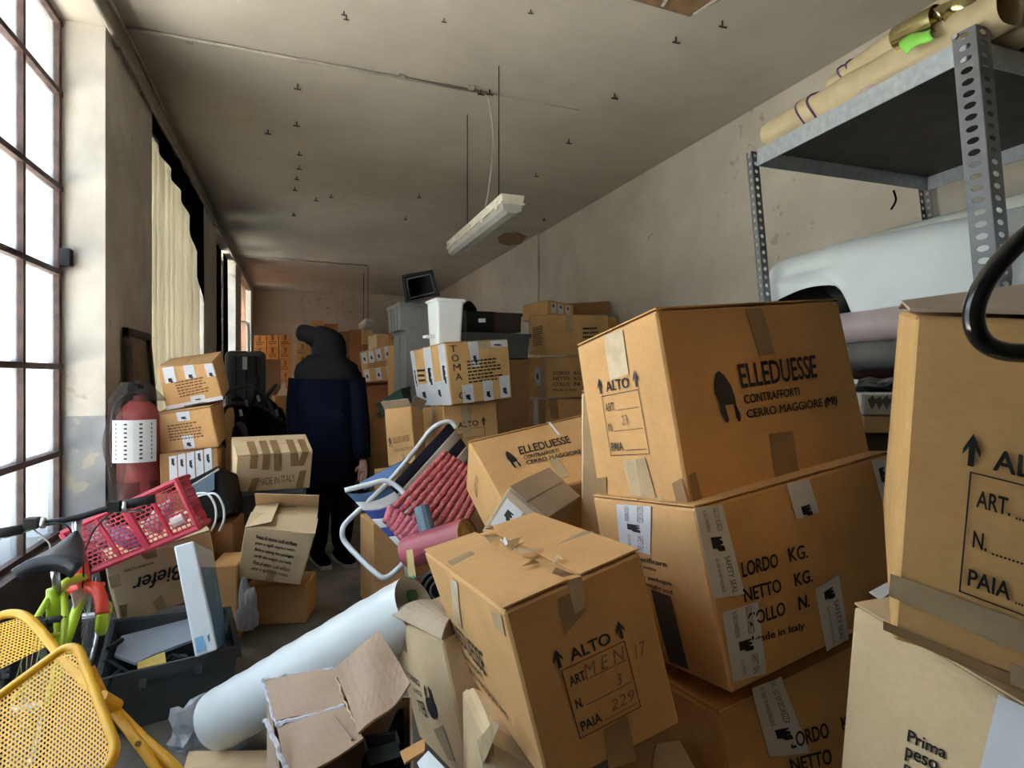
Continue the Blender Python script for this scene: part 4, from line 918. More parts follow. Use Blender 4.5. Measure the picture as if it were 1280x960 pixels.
for (y0_, z0_, y1_, z1_) in ((ya, za, yb, za + .05), (ya, zb - .05, yb, zb), (ya, za, ya + .06, zb), (yb - .06, za, yb, zb)):
    G().hexa([lean(y0_, z0_, 0), lean(y1_, z0_, 0), lean(y1_, z0_, .035), lean(y0_, z0_, .035), lean(y0_, z1_, 0), lean(y1_, z1_, 0), lean(y1_, z1_, .035), lean(y0_, z1_, .035)]).obj('frame_rail', FRM, pf)
G().plate([lean(ya + .05, za + .04, .012), lean(yb - .05, za + .04, .012), lean(yb - .05, zb - .04, .012), lean(ya + .05, zb - .04, .012)], .006).obj('picture', mat('brown faded print', (.26, .20, .15), var=.4, vscale=5, rough=.25), pf)

# ------------------------------------------------------------------ dark clutter behind: case, pushchair, wheel
cs = thing('hard_case', 'large black hard shell case on top of the dark clutter', 'case', P(305, 560, 5.6))
Kc = pbox(281, 333, 438, 510, 5.6, .1, .3); cc = Carton.__new__(Carton)
def rbox(name, K, m, parent, r=.03):
    bm = bmesh.new(); vs = [bm.verts.new(K[k]) for k in ('FLB','FRB','BRB','BLB','FLT','FRT','BRT','BLT')]
    for q in BOXF: bm.faces.new([vs[i] for i in q])
    bmesh.ops.recalc_face_normals(bm, faces=bm.faces)
    bmesh.ops.bevel(bm, geom=list(bm.edges), offset=r, segments=3, affect='EDGES', profile=.5)
    bm.verts.ensure_lookup_table(); v = [np.array(q.co) for q in bm.verts]; bm.verts.index_update(); f = [[q.index for q in p.verts] for p in bm.faces]; bm.free()
    return mesh_obj(name, v, f, m, parent)
rbox('shell', Kc, mat('black case', (.02, .026, .032), rough=.3), cs, .05)
for u in (.25, .5, .75):
    p0 = Kc['FLB']*(1-u) + Kc['FRB']*u; p1 = Kc['FLT']*(1-u) + Kc['FRT']*u; G().tube([p0*.9 + p1*.1 + V3(0,-.005,0), p0*.1 + p1*.9 + V3(0,-.005,0)], .012, 6).obj('rib', BLACKP, cs)
G().tube(spline([P(302, 402, 5.6), P(310, 405, 5.6), P(311, 418, 5.6), P(311, 440, 5.6)], 4), .012, 6).obj('handle', STEEL, cs)
G().hexa([P(303,446,5.56),P(309,446,5.56),P(309,446,5.6),P(303,446,5.6),P(303,462,5.56),P(309,462,5.56),P(309,462,5.6),P(303,462,5.6)]).obj('luggage_tag', GREYP, cs)
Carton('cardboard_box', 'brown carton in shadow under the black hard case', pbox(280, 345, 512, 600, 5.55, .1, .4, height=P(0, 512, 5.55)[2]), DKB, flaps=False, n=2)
st = thing('folded_pushchair', 'folded black pushchair with wheels between the pillar pile and the person', 'pushchair', PZ(310, 700, 0))
def torus(c, r, t, ax, nm, m, par, n=28):
    ax = nrm(ax); u = nrm(np.cross(ax, V3(0, 0, 1))); w = np.cross(ax, u)
    pts = [c + r * (math.cos(k * 2 * math.pi / n) * u + math.sin(k * 2 * math.pi / n) * w) for k in range(n)]
    v, f = tube_geo(pts, t, 8, True); return mesh_obj(nm, v, f, m, par, smooth=True)
dpt = lambda x, y, z=4.75: P(x, y, z)
RUB = mat('black rubber', (.014, .014, .015), rough=.7)
for i, (x, y, z) in enumerate(((300, 555, 4.65), (352, 548, 5.0))):
    w = torus(dpt(x, y, z), .15, .022, V3(.9, .35, 0), 'wheel', RUB, st); 
    for k in range(6):
        an = k * math.pi / 3; u = nrm(np.cross(V3(.9, .35, 0), V3(0, 0, 1))); G().tube([dpt(x, y, z), dpt(x, y, z) + .14 * (math.cos(an) * u + math.sin(an) * V3(0, 0, 1))], .006, 5).obj('spoke', GREYP, w)
for path in (((272,498),(290,488),(312,482),(335,500),(345,540)), ((280,560),(278,520),(292,505),(330,510),(356,530)), ((296,545),(318,500),(322,470)), ((340,545),(330,505),(345,480))):
    v, f = tube_geo(spline([dpt(x, y) for x, y in path], 5), .017, 6); mesh_obj('frame_tube', v, f, BLACKP, st, smooth=True)
v, f = thick_sheet(lambda u, w: quadpt([dpt(290,500,4.8), dpt(352,508,4.9), dpt(362,548,4.7), dpt(298,552,4.6)], u, w) + V3(0, .05 * math.sin(u * 7) * math.sin(w * 5), .03 * math.sin(u * 11)), 12, 8, .02); mesh_obj('fabric_seat', v, f, BLACKC, st, smooth=True)
for x, y in ((307, 500), (322, 494), (300, 512), (345, 512)): G().tube([dpt(x, y, 4.6), dpt(x + 2, y + 8, 4.6)], .012, 6).obj('joint', STEEL, st)
for x in (300, 352): G().tube([dpt(x, 560, 4.8), PZ(x + 3, 690, 0)], .016, 6).obj('frame_tube', BLACKP, st)

# ------------------------------------------------------------------ person
zp = 4.58; pc = P(411, 703, zp); 
def B(px, py, dz=0.0): return P(px, py, zp + dz)
def skin_body(name, nodes, edges, m, parent, root, levels=2):
    me = bpy.data.meshes.new(name); org = np.array(parent.location)
    ks = list(nodes); me.from_pydata([tuple(nodes[k][0] - org) for k in ks], [(ks.index(a), ks.index(b)) for a, b in edges], [])
    o = bpy.data.objects.new(name, me); C.objects.link(o); o.parent = parent
    md = o.modifiers.new('skin', 'SKIN'); md.use_smooth_shade = True
    for i, k in enumerate(ks):
        r = nodes[k][1]; r = r if isinstance(r, tuple) else (r, r); sv = me.skin_vertices[0].data[i]; sv.radius = r; sv.use_root = (k == root)
    sd = o.modifiers.new('sub', 'SUBSURF'); sd.levels = levels; sd.render_levels = levels
    dg = bpy.context.evaluated_depsgraph_get(); m2 = bpy.data.meshes.new_from_object(o.evaluated_get(dg)); o.modifiers.clear(); o.data = m2; bpy.data.meshes.remove(me)
    o.data.materials.clear(); o.data.materials.append(m); o.data.polygons.foreach_set('use_smooth', [True] * len(o.data.polygons)); return o
per = thing('person', 'person in navy jacket and black trousers seen from behind between the cartons', 'person', (pc[0], pc[1], 0))
nod = {'pel': (B(412, 578), (.17, .13)), 'wai': (B(410, 535), (.19, .13)), 'che': (B(409, 488), (.22, .14)), 'nec': (B(410, 452), .065), 'hd0': (B(409, 438), .085), 'hd1': (B(409, 424), .10), 'hd2': (B(409, 412), .075),
       'lsh': (B(377, 474), .075), 'lel': (B(371, 528, -.02), .06), 'lwr': (B(380, 572, -.1), .045), 'rsh': (B(441, 474), .075), 'rel': (B(449, 530, -.02), .06), 'rwr': (B(453, 572, -.06), .042),
       'lhp': (B(402, 585), .11), 'lkn': (B(397, 640, -.03), .085), 'lan': (B(397, 692, .02), .055), 'lto': (B(404, 701, -.12), .045),
       'rhp': (B(425, 585), .11), 'rkn': (B(429, 640), .085), 'ran': (B(426, 690, .04), .055), 'rto': (B(434, 699, -.08), .045)}
ed = [('pel','wai'),('wai','che'),('che','nec'),('nec','hd0'),('hd0','hd1'),('hd1','hd2'),('che','lsh'),('lsh','lel'),('lel','lwr'),('che','rsh'),('rsh','rel'),('rel','rwr'),('pel','lhp'),('lhp','lkn'),('lkn','lan'),('lan','lto'),('pel','rhp'),('rhp','rkn'),('rkn','ran'),('ran','rto')]
body = skin_body('body', nod, ed, NAVY, per, 'pel')
# trousers over the legs, jacket hem
tn = {'a': (B(413, 588), (.175, .135)), 'l0': (B(402, 600), .118), 'l1': (B(397, 640, -.03), .096), 'l2': (B(397, 690, .02), .075), 'r0': (B(425, 600), .118), 'r1': (B(429, 640), .096), 'r2': (B(426, 688, .04), .075)}
skin_body('trousers', tn, [('a','l0'),('l0','l1'),('l1','l2'),('a','r0'),('r0','r1'),('r1','r2')], BLACKC, per, 'a')
def loft(name, rings, m, parent, n=20):
    v = []; f = []
    for (c, rx, ry) in rings:
        for k in range(n):
            a_ = 2 * math.pi * k / n; v.append(c + camvec(rx * math.cos(a_), ry * math.sin(a_)))
    for i in range(len(rings) - 1):
        for k in range(n): f.append((i*n+k, i*n+(k+1) % n, (i+1)*n+(k+1) % n, (i+1)*n+k))
    f += [tuple(range(n)), tuple((len(rings)-1)*n + k for k in reversed(range(n)))]
    return mesh_obj(name, v, f, m, parent, smooth=True)
loft('jacket', [(B(413, 600), .20, .155), (B(412, 570), .215, .165), (B(411, 530), .222, .165), (B(410, 490), .235, .165), (B(410, 470), .225, .15), (B(410, 456), .14, .12)], NAVY, per)
for s_, ks_ in (('l', ('lsh', 'lel', 'lwr')), ('r', ('rsh', 'rel', 'rwr'))):
    v, f = tube_geo(spline([nod[k][0] for k in ks_], 5), [.095 - .0035 * i for i in range(11)], 12); mesh_obj('sleeve', v, f, NAVY, per, smooth=True)
# added dark covers on head and shoulders, traced from a shape laid over the head
v = []; loft('added_shoulder_cover', [(B(409, 474), .24, .17), (B(409, 466), .245, .17), (B(409, 456), .225, .16), (B(408, 449), .17, .13), (B(408, 444), .13, .12)], CHAR, per)
loft('added_head_cover', [(B(411, 449), .125, .125), (B(412, 440), .125, .125), (B(412, 428), .118, .122), (B(410, 418), .10, .11), (B(404, 411), .07, .09), (B(400, 407.5), .02, .03)], CHAR, per)
v, f = tube_geo(spline([B(412, 432), B(398, 424), B(386, 418), B(377, 416), B(371.5, 415)], 4), [.10, .095, .09, .085, .08, .076, .073, .071, .069, .067, .066, .065, .063, .06, .052, .04, .012], 14); mesh_obj('added_head_peak', v, f, CHAR, per, smooth=True)
# right hand: palm and five fingers, relaxed
hb = B(454, 577, -.06)
g = G()
hd = thing if False else None
hn = {'w': (hb + V3(0, 0, .02), .028), 'p': (hb - V3(0, 0, .05), (.036, .018))}
he = [('w', 'p')]
for i, (dx, L) in enumerate(((-.026, .075), (-.009, .085), (.009, .08), (.025, .062))):
    b0 = hb + camvec(dx, -.004) - V3(0, 0, .075); hn['f%d' % i] = (b0, .0095); hn['g%d' % i] = (b0 + camvec(0, -.015) - V3(0, 0, L * .5), .009); hn['h%d' % i] = (b0 + camvec(0, -.035) - V3(0, 0, L * .9), .0075)
    he += [('p', 'f%d' % i), ('f%d' % i, 'g%d' % i), ('g%d' % i, 'h%d' % i)]
hn['t0'] = (hb + camvec(-.04, -.015) - V3(0, 0, .04), .011); hn['t1'] = (hb + camvec(-.05, -.03) - V3(0, 0, .075), .009); he += [('p', 't0'), ('t0', 't1')]
skin_body('hand', hn, he, SKIN, per, 'p')
SOLE = mat('pale shoe sole', (.42, .42, .42)); 
for k_, t_ in (('lan', 'lto'), ('ran', 'rto')):
    A0, B0 = nod[k_][0].copy(), nod[t_][0].copy(); A0[2] = .05; B0[2] = .045
    dd = nrm(B0 - A0); sh = mesh_obj('shoe', *tube_geo([A0 - dd * .08, A0 - dd * .05, A0 + dd * .05, B0 + dd * .02, B0 + dd * .07, B0 + dd * .09], [.03, .048, .05, .046, .04, .015], 12), BLACKC, per, smooth=True)
    sd_ = np.cross(dd, V3(0, 0, 1)); g = G(); a0, b0 = A0 - dd * .09, B0 + dd * .09; a0[2] = b0[2] = 0
    g.hexa([a0 - sd_ * .045, b0 - sd_ * .04, b0 + sd_ * .04, a0 + sd_ * .045] + [p + V3(0, 0, .03) for p in (a0 - sd_ * .045, b0 - sd_ * .04, b0 + sd_ * .04, a0 + sd_ * .045)]); g.obj('sole', SOLE, sh)

# ------------------------------------------------------------------ far stacks along the back wall
def col(xl, xr, y0, z, m, grp, label, h=16.0, tape=True):
    y = y0; k = 0; bot = HOR + HC * F / z
    n_ = max(1, round((bot - y0) / h)); hh = (bot - y0) / n_
    ORD_ = ['topmost', 'second', 'third', 'fourth', 'fifth', 'sixth', 'seventh', 'eighth', 'ninth', 'tenth']
    for i in range(n_):
        j = random.uniform(-.03, .03)
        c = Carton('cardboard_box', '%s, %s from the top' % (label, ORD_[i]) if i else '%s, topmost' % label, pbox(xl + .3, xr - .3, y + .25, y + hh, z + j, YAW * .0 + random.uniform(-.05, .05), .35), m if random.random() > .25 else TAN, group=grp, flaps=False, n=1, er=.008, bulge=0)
        if tape and y < 500:
            c.decal('tape', 'front', [(.4, 0), (.56, 0), (.56, .45), (.4, .45)], TAPE, px=False, nu=1, nv=1, off=.004); c.lines('front', [(.15, .5), (.85, .5), (.85, .8), (.15, .8)], 2, BRINK, px=False)
        y += hh
W_ = ['first', 'second', 'third', 'fourth', 'fifth', 'sixth', 'seventh']
for i, (x0, x1, y, z) in enumerate(((317.5,333,419,14.2), (333.5,348.5,418,14.2), (349,365,418,14.2), (369,388,429,13.9))):
    col(x0, x1, y, z, GOLD, 'golden cartons at the back wall', 'far golden carton in the %s column left of the person' % W_[i])
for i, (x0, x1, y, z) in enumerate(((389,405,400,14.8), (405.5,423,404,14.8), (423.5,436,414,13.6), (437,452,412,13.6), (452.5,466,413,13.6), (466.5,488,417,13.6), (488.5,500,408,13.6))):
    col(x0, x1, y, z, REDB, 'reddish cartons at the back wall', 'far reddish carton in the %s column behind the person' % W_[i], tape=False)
Carton('cardboard_box', 'dark brown carton standing right of the black hard case', pbox(331, 351, 449, 560, 9.0, .1, .4, height=P(0, 449, 9.0)[2]), DKB, flaps=False, n=2)
Carton('cardboard_box', 'tan carton with torn paper on top left of the person', pbox(343, 372, 495, 560, 6.8, .1, .4, height=P(0, 495, 6.8)[2]), DKB, flaps=False, n=2)
q = [P(345,496.5,6.9), P(352,484,6.95), P(355,474,7.0), P(358,486,6.95), P(362,496.5,6.9)]
tag(G().plate(q, .01).obj('torn_paper', GREYB), 'crumpled pale paper sticking up left of the person', 'paper')
mb = Carton('cardboard_box', 'carton with two rows of white labels right of the person', fitcorners(*FIT['MB'], {'FLT':(449,441),'FRT':(487,431),'FRB':(494,474),'FLB':(455,478)}), TAN, bulge=.002)
for x in (.05, .28, .52, .80): mb.seal('front', [(x,.03),(x+.17,.03),(x+.17,.4),(x,.4)], px=False, mark=.6, words=False)
for x in (.05, .42, .78): mb.seal('front', [(x,.6),(x+.17,.6),(x+.17,.97),(x,.97)], px=False, mark=.6, words=False)
mb.lines('front', [(.2,.42),(.8,.42),(.8,.58),(.2,.58)], 3, BRINK, px=False)
v, f = thick_sheet(lambda u, w: mb.pt('top', .3 + .28 * u, .98, .0) + V3(0, .02 * w, .145 * w), 3, 3, .004); mesh_obj('flap', v, f, PALE, mb.t)
K = pbox(453, 503, 480, 520, 6.45, .08, .5, height=.42); K['FLT'][2] -= .02
Carton('cardboard_box', 'reddish brown carton under the carton with two rows of labels', K, REDB, n=2)
Carton('cardboard_box', 'pale carton on the floor under the reddish brown carton', wbox(.86, 6.75, 0, .5, .5, K['FLB'][2] - .0, .05), TAN, flaps=False, n=2)
Carton('cardboard_box', 'narrow upright tan carton left of the grey bin tower', pbox(497, 509, 431, 560, 6.0, .1, .4, height=P(0, 431, 6.0)[2]), TAN, n=2)

# ------------------------------------------------------------------ bin tower, white pedal bin, dark crates behind
zb_ = 5.35
def towerK(xl, xr, yt, yb, z=zb_, taper=.94, depth=.45, yaw=.1):
    K = pbox(xl, xr, yt, yb, z, yaw, depth); mid = sum(K[k] for k in ('FLB','FRB','BLB','BRB')) / 4
    for k in ('FLB','FRB','BLB','BRB'): K[k] = mid + (K[k] - mid) * taper
    return K
K = towerK(508, 560, 412, 560); K0 = {k: v.copy() for k, v in K.items()}
for k in ('FLB','FRB','BLB','BRB'): K0[k][2] = 0
open_bin('grey_bin', 'tall grey plastic bin at the bottom of the bin tower', K0, GREYP, ribs=1, rim=.03)
open_bin('grey_crate', 'grey plastic crate with slots in the middle of the bin tower', towerK(500, 552, 379, 412, zb_ - .05), GREYP, ribs=3, rim=.03, cat='crate')
Kb = KK(FLT=(503,345,5.2),FRT=(540,338,5.2),BRT=(541,337,5.55),BLT=(505,343,5.55),FLB=(508,378,5.2),FRB=(549,369,5.2),BRB=(548,368,5.55),BLB=(508,376,5.55))
# lying on its side: its opening (rim) faces the camera
Kside = {'FLT':Kb['FLT'],'FRT':Kb['FRT'],'BRT':Kb['FRB'],'BLT':Kb['FLB'],'FLB':Kb['BLT'],'FRB':Kb['BRT'],'BRB':Kb['BRB'],'BLB':Kb['BLB']}
bc_ = open_bin('black_crate', 'black crate lying on its side on top of the bin tower', Kside, BLACKP, wall=.012, rim=.03, cat='crate')
g = G(); rr = [quadpt([Kb['FLT'], Kb['FRT'], Kb['FRB'], Kb['FLB']], u, v) - camvec(0, .012) for u, v in ((.13,.16),(.9,.14),(.9,.86),(.13,.88))]
for i in range(4): g.tube([rr[i], rr[(i+1) % 4]], .006, 5)
g.obj('inner_frame', DGREYP, bc_)
# white pedal bin on the TOMA carton
ztop = t1.pt('top', .4, .5)[2]
K = pbox(546, 580, 374, 432, 4.55, .12, .24); mid = sum(K[k] for k in ('FLB','FRB','BLB','BRB')) / 4
for k in ('FLB','FRB','BLB','BRB'): K[k] = mid + (K[k] - mid) * .86; K[k][2] = ztop - .005
pbn = thing('pedal_bin', 'white plastic pedal bin standing on the TOMA carton', 'bin', (mid[0], mid[1], ztop))
rbox('bin_body', K, WHITEP, pbn, .02)
top = [K[k] for k in ('FLT','FRT','BRT','BLT')]; mt_ = sum(top) / 4; o2 = [mt_ + (p - mt_) * 1.09 for p in top]
rbox('lid', {'FLB':o2[0]-V3(0,0,.012),'FRB':o2[1]-V3(0,0,.012),'BRB':o2[2]-V3(0,0,.012),'BLB':o2[3]-V3(0,0,.012),'FLT':o2[0]+V3(0,0,.012),'FRT':o2[1]+V3(0,0,.012),'BRT':o2[2]+V3(0,0,.012),'BLT':o2[3]+V3(0,0,.012)}, WHITEP, pbn, .01)
pl_ = quadpt([K['BLT'], K['FLT'], K['FLB'], K['BLB']], .3, .82); pdir = nrm(K['BLB'] - K['BRB'])
G().hexa([pl_, pl_ + nrm(K['FLB']-K['BLB'])*.1, pl_ + nrm(K['FLB']-K['BLB'])*.1 + pdir*.07, pl_ + pdir*.07] + [p + V3(0,0,.02) for p in (pl_, pl_ + nrm(K['FLB']-K['BLB'])*.1, pl_ + nrm(K['FLB']-K['BLB'])*.1 + pdir*.07, pl_ + pdir*.07)]).obj('pedal', WHITEP, pbn)
# dark crates behind
dk = [(583, 618, 389, 414, 6.0, BLACKP, 'upper black crate with a small white label behind the white bin', 'crate'), (620, 652, 391, 414, 6.05, mat('dark brown plastic', (.05,.03,.025), rough=.5), 'dark brown crate beside the upper black crate', 'crate'),
      (583, 662, 416, 447, 5.95, DGREYP, 'long dark grey crate under the two small dark crates', 'crate')]
for xl, xr, yt, yb, z, m, lb, ct_ in dk:
    o = open_bin('dark_crate', lb, towerK(xl, xr, yt, yb, z, .95, .4, .05), m, ribs=2, rim=.03, cat=ct_)
    if 'label' in lb: G().hexa([P(598,398,5.94),P(607,398,5.94),P(607,398,5.97),P(598,398,5.97),P(598,403,5.94),P(607,403,5.94),P(607,403,5.97),P(598,403,5.97)]).obj('label_card', WHITEP, o)
tag(mesh_obj('dark_bundle', *thick_sheet(lambda u, v: P(578 + 18 * u, 388 - 12 * math.sin(math.pi * (.15 + .8 * u)) + 6 * v, 6.3 + .2 * v), 8, 4, .12), BLACKC, smooth=True), 'dark bundle on top of the crates behind the white bin', 'bundle')
Kx = pbox(583, 662, 448, 520, 6.0, .05, .45); Kx = {k: v for k, v in Kx.items()}
for k in ('FLB','FRB','BLB','BRB'): Kx[k][2] = 0
Carton('cardboard_box', 'tall dark carton under the dark crates', Kx, DKB, flaps=False, n=2)
g4 = KK(FLT=(470,505,4.75),FRT=(500,487,4.8),BRT=(512,484,5.1),BLT=(486,496,5.1),FLB=(478,522,4.75),FRB=(508,508,4.8),BRB=(516,504,5.1),BLB=(492,516,5.1))
open_bin('green_crate', 'dark green plastic crate tilted behind the open-topped carton', g4, GREENP, ribs=3, rim=.02, cat='crate')
Carton('cardboard_box', 'carton under the tilted green crate', pbox(466, 512, 522, 600, 4.75, .1, .35, height=P(0, 522, 4.75)[2]), DKB, flaps=False, n=2)
tag(G().plate([P(462,525,4.95), P(489,505,5.05), P(484,575,4.9), P(478,640,4.85), P(452,640,4.85)], .03).obj('grey_board', mat('grey green board', (.13, .145, .14), rough=.6)), 'grey green board leaning right of the person', 'board')
Carton('cardboard_box', 'small pale carton on the floor right of the person', pbox(441, 462, 575, 620, 5.0, .2, .25, height=.42), GREYB, flaps=False, n=2)
Carton('cardboard_box', 'battered brown carton on the floor below the deck chair', pbox(466, 520, 655, 720, 3.6, .15, .3, height=P(0, 655, 3.6)[2]), TAN, flaps=False, n=2)

# ------------------------------------------------------------------ deck chair with striped canvas
WT = mat('white enamelled tube', (.78, .82, .86), rough=.35, var=.05)
def stripes(name, a_, b_, per_, axis_u=True):
    return None
BLU = mat('royal blue canvas', (.045, .085, .36), rough=.85, var=.1, bump=.15, bscale=200); WHC = mat('white canvas', (.80, .80, .80), rough=.85, var=.06, bump=.15, bscale=200)
NVC = mat('navy canvas', (.018, .018, .04), rough=.85, var=.1); BGC = mat('beige canvas', (.60, .50, .42), rough=.85, var=.06); MBL = mat('faded blue canvas', (.09, .18, .36), rough=.85)
dc = thing('deck_chair', 'folding deck chair with white tube frame and blue striped canvas', 'chair', PZ(470, 760, 0))
zc_ = 3.0
for path in (((431,613,2.95),(462,605,2.98),(481,601,3.0),(496,608,3.0),(512,624,2.98),(545,656,2.95),(562,674,2.92)),
             ((570,535,3.35),(563,527,3.35),(549,530,3.32),(537,539,3.3),(524,556,3.25),(505,580,3.15),(482,606,3.05),(455,632,2.98),(433,653,2.92),(428,664,2.9),(431,677,2.9),(450,698,2.86),(472,718,2.82),(481,722,2.82),(492,716,2.84),(508,700,2.88))):
    v, f = tube_geo(spline([P(*p) for p in path], 5), .0125, 10); mesh_obj('frame_tube', v, f, WT, dc, smooth=True)
def strips(q, n, mats, name, t=.004, sag=.0, along='u'):
    for i in range(n):
        a_, b_ = i / n, (i + 1) / n
        fn = (lambda u, v: quadpt(q, a_ + (b_ - a_) * u, v)) if along == 'u' else (lambda u, v: quadpt(q, u, a_ + (b_ - a_) * v))
        def fs(u, v):
            p = fn(u, v); return p - V3(0, 0, sag * math.sin(math.pi * (u if along != 'u' else v)))
        vv, ff = thick_sheet(fs, 5, 5, t); mesh_obj(name, vv, ff, mats[i % len(mats)], dc, smooth=True)
strips([P(434,616,2.97), P(486,602,3.06), P(556,668,2.98), P(510,696,2.88)], 7, [MBL, WHC, BLU], 'canvas_stripe', along='v', sag=.03) if False else strips([P(434,617,2.97), P(484,606,3.06), P(548,668,3.0), P(508,694,2.88)], 7, [MBL, WHC, BLU, WHC, BLU, WHC, BLU], 'canvas_stripe', along='v', sag=.02)
strips([P(541,537,3.36), P(563,528,3.38), P(592,576,3.30), P(575,600,3.2)], 5, [NVC, BGC], 'canvas_stripe', along='v') if False else None
bq = [P(562,527,3.36), P(596,578,3.4), P(540,650,3.14), P(478,618,3.10)]
strips(bq, 5, [NVC, BGC, NVC, BGC, NVC], 'canvas_stripe', along='u', sag=.0)
strips([P(450,604,3.15), P(507,574,3.25), P(490,600,3.12), P(455,612,3.08)], 1, [MBL], 'canvas_stripe')
# legs down to the floor keep it standing
for p in ((508,700,2.88), (562,674,2.92)):
    q = P(*p); G().tube([q, V3(q[0] + .05, q[1] + .1, 0)], .0125, 8).obj('frame_tube', WT, dc)
# red woven mat leaning on it
RW = mat('red woven raffia', (.62, .075, .095), rough=.7, var=.35, vscale=90, bump=.8, bscale=120, col2=(.82, .22, .22))
rm = thing('woven_mat', 'red woven ridged raffia mat leaning on the deck chair', 'mat', P(540, 690, 2.9))
mq = [P(555,563,2.98), P(612,600,2.95), P(566,694,2.72), P(480,641,2.80)]
nr = 10
mn = nrm(np.cross(mq[1] - mq[0], mq[3] - mq[0])); mn = mn if mn[1] < 0 else -mn
for i in range(nr):
    u = (i + .5) / nr; pa = [quadpt(mq, u, w) + mn * (.006 * math.sin(w * 40 + i)) for w in np.linspace(0, 1, 14)]
    wd = np.linalg.norm(mq[1] - mq[0]) / nr * .56
    v, f = tube_geo(pa, [wd * (1 + .10 * math.sin(k * 3.1 + i)) for k in range(14)], 8); mesh_obj('woven_ridge', v, f, RW, rm, smooth=True)
fq = [quadpt(mq, 0, .93), quadpt(mq, .62, .90), P(512,690,2.70), P(482,652,2.76)]
for i in range(7):
    pa = [quadpt(fq, (i + .5) / 7, w) + mn * .03 for w in np.linspace(0, 1, 6)]; v, f = tube_geo(pa, .022, 8); mesh_obj('folded_ridge', v, f, mat('pink woven raffia', (.68, .18, .24), rough=.7, var=.3, vscale=80, bump=.6, bscale=120), rm, smooth=True)
# grey blue pipe, rose roll, toy-like scraps
def roll(name, label, a_, b_, r, m, endm=None, cat='roll', n=24, core=.35, wob=0.0):
    t = thing(name, label, cat, (min(a_[0], b_[0]), min(a_[1], b_[1]), min(a_[2], b_[2]) - r))
    pts = [a_ + (b_ - a_) * k / 10 + V3(0, 0, wob * math.sin(k * 1.3)) for k in range(11)]
    v, f = tube_geo(pts, [r * (1 + .02 * math.sin(k * 2.3)) for k in range(11)], n, caps=False); mesh_obj('outer_wrap', v, f, m, t, smooth=True)
    ax = nrm(b_ - a_)
    for p, s_ in ((a_, 1), (b_, -1)):
        g = G()
        for j, rr_ in enumerate((.99, .82, .66, .5)):
            v, f = tube_geo([p + ax * s_ * (.004 + .004 * (j % 2)), p + ax * s_ * .05], r * rr_, n, caps=False); g.add(v, f)
        g.add(*tube_geo([p + ax * s_ * .012, p + ax * s_ * .03], r * .97, n)); g.obj('rolled_end', endm or m, t)
    return t
ROSE = mat('rose vinyl', (.40, .09, .12), rough=.35, var=.15)
roll('vinyl_roll', 'short rose vinyl roll beside the white roll', P(511, 690, 2.45), P(585, 668, 2.3), .062, ROSE, mat('yellow foam end', (.55, .38, .16)))
tag(G().tube([P(527,634,2.74), P(536,672,2.68)], .035, 12).obj('grey_pipe', BLUEP), 'short grey blue pipe against the red woven mat', 'pipe')
sp = thing('loudspeaker', 'small black round loudspeaker behind the tilted ALTO box', 'speaker', P(549, 790, 2.2))
c_ = P(549, 738, 2.2); ax = nrm(V3(0, 0, HC) - c_ + V3(-.3, 0, 0)); v, f = tube_geo([c_ - ax * .1, c_], .075, 24); mesh_obj('cabinet', v, f, BLACKP, sp)
for r_ in (.072, .052, .03): 
    u_ = nrm(np.cross(ax, V3(0, 0, 1))); w_ = np.cross(ax, u_); v, f = tube_geo([c_ + ax * .006 + r_ * (math.cos(k * .3142) * u_ + math.sin(k * .3142) * w_) for k in range(20)], .006, 6, True); mesh_obj('cone_ring', v, f, DGREYP, sp, smooth=True)
tag(G().plate([P(508,690,2.32),P(516,688,2.32),P(522,735,2.22),P(517,745,2.2),P(510,720,2.25)], .012).obj('yellow_strip', mat('dull yellow foam', (.58,.45,.2))), 'dull yellow foam strip at the end of the white roll', 'strip')
tag(G().plate([P(512,725,2.2),P(520,722,2.2),P(523,745,2.15),P(516,760,2.12),P(511,750,2.15)], .02).obj('green_leaf_scrap', mat('green plastic scrap', (.08,.26,.14))), 'green plastic scrap at the end of the white roll', 'scrap')
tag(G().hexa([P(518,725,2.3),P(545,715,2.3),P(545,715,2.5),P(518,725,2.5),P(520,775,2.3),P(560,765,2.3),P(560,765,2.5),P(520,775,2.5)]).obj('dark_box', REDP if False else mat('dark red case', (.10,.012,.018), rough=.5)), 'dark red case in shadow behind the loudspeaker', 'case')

# ------------------------------------------------------------------ long white roll leaning from the floor
WR = mat('white wrapped roll', (.74, .78, .80), rough=.3, var=.06, vscale=3, bump=.25, bscale=6)
r_ = .108
a_ = P(274, 915, 2.27); a_[2] = r_ + .01; b_ = P(520, 758, 2.04)
wr_ = thing('white_roll', 'long white plastic wrapped roll lying across the floor towards the pile', 'roll', (a_[0], a_[1], 0))
N_ = 26; ax = nrm(b_ - a_)
pts = [a_ + (b_ - a_) * k / N_ for k in range(N_ + 1)]
v, f = tube_geo(pts, [r_ * (1 if k == 0 else 1 + .015 * math.sin(k * 1.9) + .01 * math.sin(k * .7)) for k in range(N_ + 1)], 32, caps=False); mesh_obj('outer_wrap', v, f, WR, wr_, smooth=True)
v, f = tube_geo([a_ + ax * .0, a_ - ax * .004, a_ - ax * .006], [r_ * .99, r_ * .95, r_ * .05], 24); mesh_obj('rolled_end', v, f, mat('bounce-lit cream roll end', (.72, .66, .54)), wr_, smooth=True)  # cap colour holds the warm bounce light on the roll's underside
for k in range(3):
    v, f = tube_geo([a_ - ax * (.006 + .002 * k), a_ - ax * (.010 + .002 * k)], r_ * (.66 - .2 * k), 20); mesh_obj('rolled_layer', v, f, WR, wr_)
